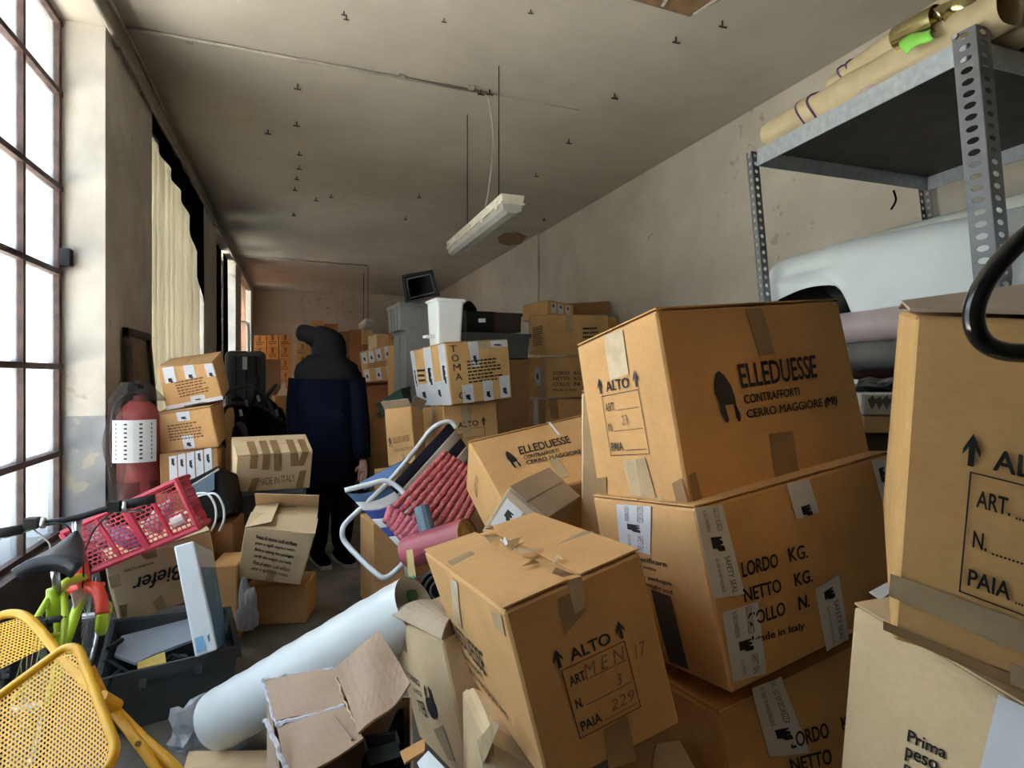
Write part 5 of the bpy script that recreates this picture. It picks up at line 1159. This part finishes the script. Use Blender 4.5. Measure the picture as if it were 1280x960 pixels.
v, f = thick_sheet(lambda u, w: a_ + ax * (.02 + .32 * u) + r_ * 1.03 * (math.cos(2.2 + 1.2 * w) * nrm(np.cross(ax, V3(0,0,1))) + math.sin(4.0 + 1.2 * w) * V3(0,0,1)) + V3(.004 * math.sin(u * 20), 0, .01 * math.sin(u * 13 + w * 5)), 16, 6, .001); mesh_obj('loose_film', v, f, CRUMP, wr_, smooth=True)
def crumple(name, label, c, s, m, sd_):
    rnd = random.Random(sd_)
    bm = bmesh.new(); bmesh.ops.create_icosphere(bm, subdivisions=3, radius=1)
    for q in bm.verts:
        d = mnoise.fractal(Vector(q.co) * 1.6 + Vector((sd_, 0, 0)), 1.0, 2.0, 3); q.co = Vector((q.co.x * s[0], q.co.y * s[1], max(q.co.z, -.5) * s[2] + .5 * s[2])) * (1 + .45 * d)
    v = [np.array(q.co) + c for q in bm.verts]; bm.verts.index_update(); f = [[q.index for q in p.verts] for p in bm.faces]; bm.free()
    return tag(mesh_obj(name, v, f, m), label, 'plastic bag')
crumple('plastic_bag', 'crumpled clear plastic bag on the floor at the near end of the white roll', PZ(240, 925), (.09, .08, .09), CRUMP, 3)
crumple('plastic_bag', 'crumpled translucent bag standing beside the tote', PZ(309, 806) + V3(0, 0, .09), (.05, .05, .16), CRUMP, 9)
tag(G().plate([PZ(236,944,.02), PZ(420,942,.02), PZ(420,965,.02), PZ(230,965,.02)], .015).obj('floor_board', PALE), 'pale flattened cardboard sheet on the floor at the bottom edge', 'cardboard')

# ------------------------------------------------------------------ open box in the foreground
ot = thing('open_cardboard_box', 'open worn carton with raised flaps and white torn edges in the foreground', 'box', (P(440, 960, 1.5)[0], P(440, 960, 1.5)[1], 0))
GB = board('cardboard rosy grey', (.50, .36, .27))
rim = [P(336, 868, 1.66), P(352, 975, 1.38), P(515, 990, 1.33), P(512, 872, 1.66)]       # BL FL FR BR of the opening
for i in range(4):
    p, q = rim[i], rim[(i + 1) % 4]; pb, qb = p.copy(), q.copy(); pb[2] = qb[2] = .01
    v, f = thick_sheet(lambda u, w: quadpt([p, q, qb, pb], u, w), 4, 4, .005); mesh_obj('carton_wall', v, f, GB, ot)
pb = [r.copy() for r in rim]
for q in pb: q[2] = .012
G().plate(pb, .006).obj('carton_bottom', DKB, ot)
TORN = mat('torn white paper edge', (.62, .62, .70), rough=.8, var=.3, vscale=60)
def slab(q, t, name, m, nu=8, nv=8, wav=.0):
    Q = [P(*p) for p in q]
    nn_ = nrm(np.cross(Q[1] - Q[0], Q[3] - Q[0]))
    v, f = thick_sheet(lambda u, w: quadpt(Q, u, w) + nn_ * (wav * math.sin(u * 6 + 1) * math.sin(w * 4)), nu, nv, t); return mesh_obj(name, v, f, m, ot)
fa = slab(((328,850,1.70),(418,836,1.68),(430,882,1.56),(346,904,1.55)), .006, 'flap', GB, wav=.004)
fb_ = slab(((346,905,1.55),(431,882,1.55),(455,926,1.44),(360,985,1.34)), .006, 'flap', GB, wav=.004)
fc = slab(((418,837,1.66),(474,790,1.72),(515,857,1.55),(451,921,1.44)), .006, 'flap', GB, wav=.012)
fd = slab(((500,942,1.42),(531,925,1.47),(531,941,1.42),(506,956,1.38)), .005, 'flap', TAN, wav=.0)
for pth, r0 in ((((328,850,1.69),(338,880,1.62),(346,904,1.545),(352,908,1.53)), .009), (((345,905,1.54),(385,896,1.54),(430,883,1.545)), .010), (((331,900,1.5),(345,930,1.42),(358,965,1.36)), .010), (((418,837,1.66),(428,870,1.57),(444,905,1.47)), .004), (((328,850,1.69),(370,842,1.69),(418,836,1.675)), .006)):
    v, f = tube_geo([p + V3(random.uniform(-.003,.003), 0, random.uniform(-.003,.003)) for p in spline([P(*p) for p in pth], 7)], r0 * .6, 6); mesh_obj('torn_edge', v, f, TORN if r0 > .005 else PALE, ot)
for x in (378, 392): 
    v, f = tube_geo([P(x, 846, 1.672), P(x + 10, 886, 1.575)], .0035, 5); mesh_obj('crease', v, f, GB, ot)
v, f = tube_geo([P(418, 896, 1.51), P(440, 925, 1.43)], .003, 5); mesh_obj('crease', v, f, GB, ot)
tr = open_bin('black_tray', 'small black tray lying inside the open foreground carton', KK(FLT=(459,939,1.48),FRT=(499,928,1.46),BRT=(495,915,1.60),BLT=(455,922,1.62),FLB=(462,958,1.48),FRB=(500,946,1.46),BRB=(496,932,1.60),BLB=(457,940,1.62)), DGREYP, wall=.004, rim=.004, cat='tray')
tag(mesh_obj('dark_inside_sheet', *thick_sheet(lambda u, w: quadpt([P(455,935,1.68), P(505,890,1.66), P(508,960,1.42), P(440,985,1.50)], u, w) + V3(0, 0, -.08 * math.sin(math.pi * w) + .02 * math.sin(9 * u)), 10, 8, .003), BLACKC, smooth=True), 'black sheet added for the dark inside of the open foreground carton', 'dark sheet')  # black sheet added to darken the carton's opening
tag(G().plate([P(522,955,1.38),P(536,940,1.40),P(560,965,1.33),P(535,985,1.3)], .004).obj('pale_paper', WBOX), 'pale blue paper corner beside the open foreground carton', 'paper')

# ------------------------------------------------------------------ yellow perforated chair
yc = thing('yellow_chair', 'yellow perforated metal folding chair at the lower left corner', 'chair', PZ(40, 1200, 0))
def rr_path(q, rad=.16, k=6):
    """rounded outline of the quad in its own plane"""
    out = []
    for cu, cv_, a0 in ((rad, rad, math.pi), (1 - rad, rad, 1.5 * math.pi), (1 - rad, 1 - rad, 0), (rad, 1 - rad, .5 * math.pi)):
        for j in range(k + 1):
            a_ = a0 + .5 * math.pi * j / k; out.append(quadpt(q, cu + rad * math.cos(a_), cv_ + rad * math.sin(a_)))
    return out
sq = [P(-75, 925, 1.22), P(94, 800, 1.36), P(150, 945, 1.16), P(-10, 1100, 1.02)]
v, f = tube_geo(rr_path(sq, .13), .0095, 10, True); mesh_obj('seat_frame', v, f, YEL, yc, smooth=True)
def inr(u, w):
    r = .12
    for cu, cv_ in ((r, r), (1-r, r), (1-r, 1-r), (r, 1-r)):
        if (u < r or u > 1-r) and (w < r or w > 1-r) and (u-cu)**2 + (w-cv_)**2 > (r-.015)**2 and abs(u-cu) < r+.001 and abs(w-cv_) < r+.001: return False
    return True
def seatfn(u, w):
    n_ = nrm(np.cross(sq[1]-sq[0], sq[3]-sq[0])); n_ = n_ if n_[1] > 0 else -n_
    # round the corners of the sheet into the frame
    r = .13; cu = min(max(u, r), 1-r); cw = min(max(w, r), 1-r); du, dw = u-cu, w-cw; L_ = math.hypot(du, dw)
    if L_ > 1e-9:
        mx_ = max(abs(du), abs(dw)); s_ = (mx_ / L_) if (abs(du) > 1e-9 and abs(dw) > 1e-9) else 1; u, w = cu + du * s_, cw + dw * s_
    return quadpt(sq, u, w) + n_ * (.010 * math.sin(math.pi*u) * math.sin(math.pi*w))
v, f = perf_geo(seatfn, 36, 34, .62); mesh_obj('perforated_seat', v, f, YEL, yc)
bq_ = [P(-80, 800, 1.62), P(22, 752, 1.66), P(78, 838, 1.50), P(-45, 870, 1.50)]
obq = bq_
v, f = tube_geo(spline([P(-60,800,1.6), P(-5,772,1.62), P(18,767,1.62), P(34,772,1.60), P(52,790,1.57), P(74,818,1.52), P(100,846,1.46), P(136,880,1.38), P(175,920,1.32), P(226,968,1.26), P(300,1060,1.2)], 5), .0115, 10); mesh_obj('back_frame', v, f, YEL, yc, smooth=True)
v, f = tube_geo(spline([P(112,835,1.36), P(128,868,1.36), P(140,885,1.36), P(170,925,1.30), P(200,968,1.25), P(250,1060,1.18)], 5), .0105, 10); mesh_obj('leg', v, f, YEL, yc, smooth=True)
v, f = tube_geo([P(126, 872, 1.33), P(146, 884, 1.36)], .016, 12); mesh_obj('pivot', v, f, YEL, yc)
v, f = tube_geo([P(172, 930, 1.28), P(182, 926, 1.34)], .006, 8); mesh_obj('pivot', v, f, STEEL, yc)
pq = [P(-70, 806, 1.61), P(30, 772, 1.61), P(74, 820, 1.53), P(-60, 858, 1.54)]
pq = [P(-70, 800, 1.61), P(26, 768, 1.615), P(72, 816, 1.53), P(-50, 866, 1.54)]
pq[3] = P(-60, 868, 1.55)
v, f = perf_geo(lambda u, w: quadpt([P(-70,800,1.605), P(28,771,1.605), P(62,806,1.55), P(-60,866,1.55)], u, w), 24, 16, .62); mesh_obj('perforated_back', v, f, YEL, yc)

# ------------------------------------------------------------------ bicycle seen from behind
GRN = mat('acid green paint', (.52, .68, .035), rough=.3, var=.06); ORD = mat('red orange paint', (.80, .06, .03), rough=.3, var=.08); SAD = mat('worn black saddle', (.022, .025, .03), rough=.36)
rw = P(30, 0, 2.02); rw[2] = .29; fw = P(110, 0, 2.80); fw[2] = .29
bt = thing('bicycle', 'green and red mountain bike with black saddle parked under the window', 'bicycle', ((rw + fw)[0] / 2, (rw + fw)[1] / 2, 0))
bd = nrm((fw - rw) * V3(1, 1, 0)); bs = np.cross(bd, V3(0, 0, 1))
TREAD = mat('tyre rubber', (.03, .034, .038), rough=.75, var=.3, vscale=60, bump=.9, bscale=70)
for c_ in (rw, fw):
    w = torus(c_, .255, .030, bs, 'wheel', TREAD, bt, 40)
    torus(c_, .225, .012, bs, 'wheel_rim', STEEL, w, 32)
    g = G()
    for k in range(18): an = k * math.pi / 9; g.tube([c_, c_ + .22 * (math.cos(an) * bd + math.sin(an) * V3(0, 0, 1))], .0016, 4)
    g.obj('spokes', STEEL, w); v, f = tube_geo([c_ - bs * .05, c_ + bs * .05], .02, 10); mesh_obj('hub', v, f, STEEL, w)
    for k in range(40):
        an = k * 2 * math.pi / 40; d_ = math.cos(an) * bd + math.sin(an) * V3(0, 0, 1); p = c_ + d_ * .284; t_ = -math.sin(an) * bd + math.cos(an) * V3(0, 0, 1)
        for s_ in (-1, 1): G().hexa([p + bs*s_*.002 - t_*.008, p + bs*s_*.022 - t_*.004, p + bs*s_*.022 + t_*.010, p + bs*s_*.002 + t_*.006] + [x + d_*.007 for x in (p + bs*s_*.002 - t_*.008, p + bs*s_*.022 - t_*.004, p + bs*s_*.022 + t_*.010, p + bs*s_*.002 + t_*.006)]).obj('tread_knob', TREAD, w) if (c_ is rw and 4 < k < 22) else None
cl = P(72, 742, 2.28); bb = rw + bd * .42 + V3(0, 0, .0); st_ = P(72, 722, 2.26)
hd_t = P(100, 698, 2.56); hd_b = P(106, 736, 2.58)
def ft(name, pts, r, m, n=10): v, f = tube_geo(pts, r, n); return mesh_obj(name, v, f, m, bt, smooth=True)
ft('seat_post', [cl + V3(0, 0, .0), P(68, 706, 2.24)], .014, STEEL); ft('seat_tube', [cl, bb], .018, GRN)
for s_ in (-1, 1):
    ft('seat_stay', spline([cl + bs * .02 * s_, cl * .6 + rw * .4 + bs * .055 * s_, rw + bs * .062 * s_], 5), .012, GRN); ft('chain_stay', [bb + bs * .03 * s_, rw + bs * .062 * s_], .011, GRN)
v, f = tube_geo([cl * .6 + rw * .4 + bs * .055, cl * .6 + rw * .4 - bs * .055], .010, 8); mesh_obj('stay_bridge', v, f, GRN, bt)
ft('seat_tube_reinforcement', [cl - V3(0,0,.10) - bs * .012, cl + V3(0,0,.02) - bs * .012], .024, GRN)
ft('top_tube', spline([cl, P(84, 728, 2.42), hd_b + V3(0, 0, .05)], 5), .019, GRN); ft('head_tube', [hd_t, hd_b], .026, ORD)
ft('fork_shoulder', spline([hd_b, P(118, 735, 2.54), P(126, 748, 2.50), P(128, 768, 2.47)], 5), .026, ORD); ft('fork_blade', spline([P(128, 766, 2.47), P(127, 788, 2.50), fw + bs * .075 + V3(0, 0, .04), fw + bs * .075], 5), .022, GRN); ft('down_tube', [hd_b + V3(0, 0, .01), bb], .02, GRN)
ft('brake_bridge', [cl*.75+rw*.25 - bs*.05, cl*.75+rw*.25 + bs*.05], .012, DGREYP); ft('brake_lever_arm', [cl*.8+rw*.2 - bs*.05, cl*.8+rw*.2 - bs*.11 + V3(0,0,-.02)], .006, STEEL)
for s_ in (-1, 1): ft('fork_leg', [hd_b + bs * .055 * s_, fw + bs * .06 * s_], .017, BLACKP)
ft('fork_crown', [hd_b - bs * .07, hd_b + bs * .07], .02, ORD); ft('stem', [hd_t + V3(0,0,-.0), P(97, 668, 2.57), P(96, 650, 2.57)], .018, STEEL)
hbp = [P(-30, 672, 2.42), P(20, 664, 2.48), P(46, 656, 2.52), P(96, 647, 2.56), P(130, 637, 2.60), P(160, 630, 2.64), P(194, 623, 2.69)]
ft('handlebar', spline(hbp, 4), .013, BLACKP); 
for a_, b_ in ((hbp[0], hbp[1] * .7 + hbp[2] * .3), (P(150, 632, 2.63), hbp[-1])): ft('grip', [a_, b_], .020, RUB)
for x, y, z, s_ in ((40, 655, 2.50, -1), (143, 634, 2.61, 1)):
    p = P(x, y, z); G().box(p - V3(.022, .022, .018), p + V3(.022, .022, .025)).obj('shifter', BLACKP, bt); ft('brake_lever', [p + V3(0, 0, -.02), p + (hbp[0] - hbp[1] if s_ < 0 else hbp[-1] - hbp[-2]) * .9 + V3(0, .04, -.045)], .006, STEEL)
    ft('clamp', [p + bs * .03, p + bs * .045], .022, STEEL)
for pth in (((40,660,2.49),(62,680,2.5),(60,700,2.45),(75,712,2.4)), ((50,656,2.5),(80,655,2.5),(92,672,2.5),(100,700,2.52)), ((140,640,2.6),(118,662,2.56),(106,690,2.52)), ((96,690,2.52),(104,705,2.52),(103,735,2.54))):
    ft('brake_cable', spline([P(*p) for p in pth], 6), .0035, BLACKP if pth[0][0] != 40 else CORD, 5)
# saddle: wide rear, narrow nose, pointing away
sc_ = P(66, 700, 2.22); nose = P(97, 672, 2.44)
sd_d = nrm((nose - sc_) * V3(1, 1, 0)); sd_s = np.cross(sd_d, V3(0, 0, 1)); Ls = .27
def saddle(u, w):
    x = (u - .5) * 2; t_ = w; wid = .105 * (1 - t_) ** .9 * (1 - .25 * (1 - t_) ** 8) + .024; z = .026 * (1 - x * x) - .012 * abs(x) ** 3 + .03 * t_ - .012 * math.sin(math.pi * t_)
    return sc_ + sd_d * (t_ * Ls - .06 - .02 * (1 - x * x) * (1 - t_) ** 2 * -1) + sd_s * (x * wid) + V3(0, 0, z)
v, f = thick_sheet(saddle, 14, 14, .055); mesh_obj('saddle', v, f, SAD, bt, smooth=True)
for s_ in (-1, 1): ft('saddle_rail', [sc_ + sd_s * .022 * s_ - V3(0, 0, .03), sc_ + sd_d * .17 + sd_s * .015 * s_ - V3(0, 0, .02)], .004, STEEL)
tag(G().plate([P(88,742,2.5),P(102,734,2.55),P(110,744,2.55),P(92,762,2.48)], .01).obj('cardboard_scrap', GREYB), 'small cardboard scrap lodged in the bicycle frame', 'cardboard')

# ------------------------------------------------------------------ slotted shelving at the right wall
XS = 2.35
DECKD = mat('dark deck steel', (.045, .042, .038), rough=.7, var=.3, vscale=8)  # near-black deck plates, darker than their lips
sh = thing('metal_shelving', 'tall grey slotted angle shelving unit against the right wall', 'shelf', (XS + .6, 2.1, 0))
LT_, LB_ = PX(939, 189, XS), PX(956, 380, XS); RT_, RB_ = PX(1219, 30, XS), PX(1247, 335, XS)
def post(top, other, name='slotted_post', mir=1, fx=0.045, fy=.045, X=None):
    d = nrm(other - top); L_ = (top[2] - .0) / -d[2]; base = top + d * L_
    if X is not None: top = top.copy(); base = base.copy(); top[0] = X; base[0] = X
    n_ = int(L_ / .045)
    g = G()
    # flange facing the aisle (along Y) and flange across (along X)
    g.add(*perf_geo(lambda u, w: top + d * (L_ * w) + V3(0, (u - 1) * fy * mir, 0), 1, n_, .55, stagger=False))
    g.add(*perf_geo(lambda u, w: top + d * (L_ * w) + V3(u * fx, -0 * mir, 0), 1, n_, .5, stagger=False))
    o = g.obj(name, GALVD, sh, recalc=False)
    md = o.modifiers.new('thickness', 'SOLIDIFY'); md.thickness = .0025; md.offset = 0
    return base
post(LT_, LB_, mir=-1, fy=.04); post(RT_, RB_, mir=1, fy=-.085, fx=.075)
for (t_, o_) in ((LT_, LB_), (RT_, RB_)): post(t_, o_, X=XR - .05, fx=-.04)
for px_, py_ in ((939, 192), (1196, 46)):
    p = PX(px_, py_, XS) ; v, f = tube_geo([p + V3(-.004, .0, 0), p + V3(-.012, 0, 0)], .010, 8); mesh_obj('bolt', v, f, STEEL, sh)
def deck(z_l, z_r, yl, yr, name='shelf_deck', lip=.05, m=GALV):
    A_, B_ = V3(XS + .004, yl, z_l), V3(XS + .004, yr, z_r); dx = V3(XR - .06 - XS, 0, 0)
    g = G().hexa([A_ - V3(0,0,.006), B_ - V3(0,0,.006), B_ + dx - V3(0,0,.006), A_ + dx - V3(0,0,.006), A_, B_, B_ + dx, A_ + dx]); o = g.obj(name, DECKD, sh)
    for (p, q) in ((A_, B_), (A_ + dx, B_ + dx), (A_, A_ + dx), (B_, B_ + dx)):
        n_ = V3(.003, 0, 0) if abs((q - p)[1]) > .2 else V3(0, .003, 0)
        G().hexa([p - n_ - V3(0,0,lip), q - n_ - V3(0,0,lip), q + n_ - V3(0,0,lip), p + n_ - V3(0,0,lip), p - n_ + V3(0,0,.004), q - n_ + V3(0,0,.004), q + n_ + V3(0,0,.004), p + n_ + V3(0,0,.004)]).obj('deck_lip', m, o)
pl_, pr_ = PX(946, 188, XS), PX(1186, 58, XS)
deck(pl_[2], pr_[2], pl_[1], pr_[1] - .06, lip=.085)
g = deck(1.36, 1.40, 2.60, 1.45); deck(.55, .58, 2.5, 1.35)
# rolls wrapped in brown paper on the top shelf
KRAFT = mat('kraft wrapping paper', (.60, .48, .29), rough=.6, var=.12, vscale=8, bump=.3, bscale=14); PURP = mat('purple twine', (.20, .09, .22), rough=.8)
GOLDF = mat('gold foil', (.58, .50, .24), rough=.18, metal=.9, var=.3, vscale=10); GREENF = mat('bright green foil', (.30, .80, .12), rough=.25, var=.15)
zt = pl_[2]
def kraft(label, a_, b_, r, ties=(.2, .5), seed=1):
    rnd = random.Random(seed); t = thing('paper_roll', label, 'roll', (a_[0], a_[1], min(a_[2], b_[2]) - r))
    M_ = 18; ax = nrm(b_ - a_)
    rs_ = [r * (.90 if k == 0 else .97 if k == 1 else 1 + .05 * math.sin(k * 1.7 + seed)) for k in range(M_ + 1)]
    v, f = tube_geo([a_ + (b_ - a_) * k / M_ for k in range(M_ + 1)], rs_, 18, caps=False)
    v = [p + np.array(mnoise.noise_vector(Vector(p * 14 + seed))) * .012 for p in v]; mesh_obj('paper_wrap', v, f, KRAFT, t, smooth=True)
    g = G()
    for j in range(3): g.add(*tube_geo([a_ - ax * (.012 + .006 * j), a_ + ax * .03], r * (.86 - .22 * j), 16, caps=False))
    g.obj('rolled_end', KRAFT, t, recalc=False)
    u_ = nrm(np.cross(ax, V3(0, 0, 1))); w_ = np.cross(ax, u_)
    for k in ties:
        c_ = a_ + (b_ - a_) * k; v, f = tube_geo([c_ + r * 1.06 * (math.cos(x) * u_ + math.sin(x) * w_) + ax * .02 * math.sin(2 * x) for x in np.linspace(0, 2 * math.pi, 18)[:-1]], .0045, 5, True); mesh_obj('twine', v, f, PURP, t, smooth=True)
    return t
kr = [( (962,166,3.62), (1190, 28, 2.55), .060, 'front kraft paper roll on the top shelf with gold foil beside it', (.22,.3)), ((990,150,3.75), (1230, -20, 2.7), .065, 'second kraft paper roll behind the front one on the top shelf', (.3,.45)), ((1040,70,3.5), (1150,-20,2.9), .055, 'upper kraft paper roll tied with purple twine on the pile', (.25,))]
yl_, yr_, zl_, zr_ = pl_[1], pr_[1], pl_[2], pr_[2]
def dz(y): return zl_ + (zr_ - zl_) * (y - yl_) / (yr_ - yl_)
kraft(kr[0][3], V3(2.43, yl_ - .02, dz(yl_) + .084), V3(2.45, yr_ - .15, dz(yr_ - .15) + .084), .078, (.22, .28), 1); kraft(kr[1][3], V3(2.61, yl_ - .03, dz(yl_) + .094), V3(2.63, yr_ - .2, dz(yr_ - .2) + .094), .088, (.3,), 2)
kraft(kr[2][3], V3(2.55, yl_ - .33, dz(yl_) + .235), V3(2.50, yr_ - .15, dz(yr_) + .25), .062, (.10, .16), 3)
fo = thing('foil_roll', 'gold and green foil bundle beside the slotted post on the top shelf', 'roll', PX(1150, 62, 2.37))
c0, c1_ = PX(1122, 48, 2.375), PX(1172, 22, 2.375); ax = nrm(c1_ - c0); v, f = tube_geo([c0, c0 + ax * .01, c1_], [.05, .052, .052], 20, caps=False); mesh_obj('gold_foil', v, f, GOLDF, fo, smooth=True)
v, f = thick_sheet(lambda u, w: quadpt([PX(1124,54,2.33), PX(1164,34,2.33), PX(1168,46,2.31), PX(1134,68,2.31)], u, w) + V3(-.012 * math.sin(math.pi * w), 0, .01 * math.sin(5 * u)), 8, 6, .004); mesh_obj('green_foil', v, f, GREENF, fo, smooth=True)
v, f = tube_geo(spline([c1_, PX(1190, 10, 2.40), PX(1220, 8, 2.44), PX(1250, -6, 2.48)], 4), [.045, .04, .034, .03, .03, .034, .038, .036, .034, .03, .028, .024, .02], 12); mesh_obj('foil_tail', v, f, GOLDF, fo, smooth=True)
roll('dark_roll', 'dark brown roll lying behind the near slotted post on the top shelf', V3(2.84, yl_ - .35, dz(yl_ - .35) + .062), V3(2.86, yr_ - .3, dz(yr_ - .3) + .062), .06, mat('dark brown leather', (.06, .035, .02), rough=.35))
v, f = thick_sheet(lambda u, w: V3(2.38 + .05 * w, yl_ - .25 - .45 * u, dz(yl_ - .25 - .45 * u) + .008 + .03 * (1 - w) * abs(math.sin(9 * u))), 16, 3, .002)
tag(mesh_obj('purple_tissue', v, f, mat('pink purple tissue', (.55, .36, .45)), smooth=True), 'pinkish purple tissue under the kraft rolls on the top shelf', 'tissue')

# white hide draped over the rolls on the middle shelf
HIDE = mat('pale grey blue hide', (.70, .76, .80), rough=.5, var=.05, vscale=3, bump=.25, bscale=5)
xa, rr_ = 2.62, .16; zr = 1.90
def hide(u, w):
    y = 2.70 - 1.75 * u; arc = .62
    if w < .4:
        an = math.pi * .95 - (w / .4) * math.pi * .0; t_ = w / .4; an = math.radians(60 + 110 * t_); x = xa - .0 + rr_ * math.cos(an); z = zr + rr_ * math.sin(an)
    else:
        t_ = (w - .4) / .6; x = xa - rr_ * .985 - .015 * math.sin(3.1 * t_) - .03 * t_; low = 1.55 + .03 * math.sin(u * 9) + .25 * (1 - min(1, max(0, (u - .24) / .08)) ** 2) + .10 * max(0, u - .45); z = zr + rr_ * .17 + (low - zr - rr_ * .17) * t_
    wob = .018 * math.sin(u * 11 + w * 3) + .012 * math.sin(u * 23 - w * 6)
    return V3(x + wob * (.4 + .6 * w), y + .05 * w * math.sin(w * 4), z + .012 * math.sin(u * 7))
v, f = thick_sheet(hide, 60, 28, .003); tag(mesh_obj('white_hide', v, f, HIDE, smooth=True), 'pale grey blue hide draped over the rolls on the middle shelf', 'hide')
roll('white_roll', 'white vinyl roll behind the draped hide on the middle shelf', V3(2.86, 2.65, 2.06), V3(2.86, 1.0, 2.08), .085, mat('ivory vinyl', (.78, .80, .74), rough=.35, var=.05))
LEA = {'grey': mat('dark grey leather', (.10, .10, .095), rough=.35), 'wine': mat('wine leather', (.12, .045, .045), rough=.4), 'mauve': mat('mauve grey vinyl', (.44, .36, .37), rough=.3), 'blk': mat('black leather', (.012, .012, .013), rough=.35), 'olive': mat('olive grey vinyl', (.2, .19, .16), rough=.35), 'tanl': mat('tan vinyl', (.5, .35, .22), rough=.4)}
rl = [('mauve', 2.45, 1.62, .075, 'mauve grey vinyl roll just below the draped hide'), ('grey', 2.43, 1.485, .065, 'dark grey leather roll with a pale strap under the mauve roll'), ('wine', 2.58, 1.46, .07, 'wine leather roll behind the dark grey roll'), ('blk', 2.60, 1.79, .1, 'black leather roll inside the draped hide'), ('olive', 2.76, 1.50, .09, 'olive grey vinyl roll at the back of the middle shelf'), ('tanl', 2.84, 1.70, .09, 'tan vinyl roll above the olive one on the middle shelf'), ('wine', 2.95, 1.48, .1, 'thick wine roll nearest the wall on the middle shelf')]
for k_, x_, z_, r_, lb in rl:
    t = roll('leather_roll', lb, V3(x_, 2.56, z_), V3(x_, 1.0 if x_ < 2.9 else 1.3, z_ + .02), r_, LEA[k_])
    if k_ in ('grey', 'mauve'):
        p = V3(x_, 2.12 if k_ == 'grey' else 2.3, z_); v, f = tube_geo([p, p - V3(0, .012, 0)], r_ * 1.06, 20); mesh_obj('strap', v, f, GREYP, t)
v, f = thick_sheet(lambda u, w: quadpt([PX(974, 378, 2.50), PX(992, 345, 2.56), PX(1040, 356, 2.56), PX(1046, 378, 2.50)], u, w) + V3(-.05 * math.sin(3.1 * u) * math.sin(3.1 * w), 0, 0), 8, 8, .01); tag(mesh_obj('black_cloth', v, f, BLACKC, smooth=True), 'black cloth hanging out under the far end of the draped hide', 'cloth')
v, f = tube_geo(spline([PX(1117, 238, 3.2), PX(1120, 250, 3.2), PX(1114, 262, 3.2)], 4), .006, 5); tag(mesh_obj('dark_strap', v, f, BLACKC), 'short dark strap hanging under the top shelf', 'strap')
# below: white patterned sheets, dark bundles on the lower shelf
pk = Carton('wrapped_packet', 'white packet with grey leaf pattern on the cream ledge behind the big boxes', pbox(1078, 1135, 491, 519, 2.0, -.5, .35), WBOX, bulge=.002, flaps=False, n=2)
for i in range(5): pk.poly('front', [(.1+.16*i,.3),(.22+.16*i,.1+.05*(i%2)),(.3+.16*i,.4),(.2+.16*i,.75),(.14+.16*i,.5)], m=mat('grey blue print', (.16,.20,.23)), px=False, name='leaf_print')
Kp = pbox(1080, 1150, 520, 541, 2.0, -.5, .4)
rbox('cream_ledge', Kp, PALE, None, .003); tag(bpy.data.objects['cream_ledge'], 'cream carton edge under the white patterned packet', 'box')
Kp2 = pbox(1082, 1160, 542, 600, 2.02, -.5, .42)
for k in ('FLB','FRB','BLB','BRB'): Kp2[k][2] = 0
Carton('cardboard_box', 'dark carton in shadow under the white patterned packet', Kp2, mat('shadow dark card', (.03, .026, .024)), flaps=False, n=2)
Kq = pbox(1066, 1150, 479, 490, 2.05, -.5, .3); crumple('dark_bundle', 'dark leather scraps heaped above the white patterned packet', P(1110, 489, 2.12), (.12, .10, .03), LEA['blk'], 5)['category'] = 'leather scraps'

# black tubular chair arm at the right edge
bt_ = thing('black_tubular_frame', 'black bent tube of a chair frame reaching in at the right edge', 'chair frame', (P(1330, 446, .62)[0], P(1330, 446, .62)[1], 0))
pth = [P(1520,215,.60), P(1420,218,.60), P(1330,262,.60), P(1275,302,.60), P(1240,340,.60), P(1222,372,.60), P(1217,400,.60), P(1226,424,.60), P(1250,438,.60), P(1290,442,.60), P(1400,444,.60), P(1520,446,.60)]
v, f = tube_geo(spline(pth, 6), .0095, 14); mesh_obj('arm_tube', v, f, mat('glossy black tube', (.008, .008, .009), rough=.15, coat=.5), bt_, smooth=True)
q = pth[0]; G().tube([q, V3(q[0], q[1], 0)], .0095, 10).obj('leg_tube', BLACKP, bt_)
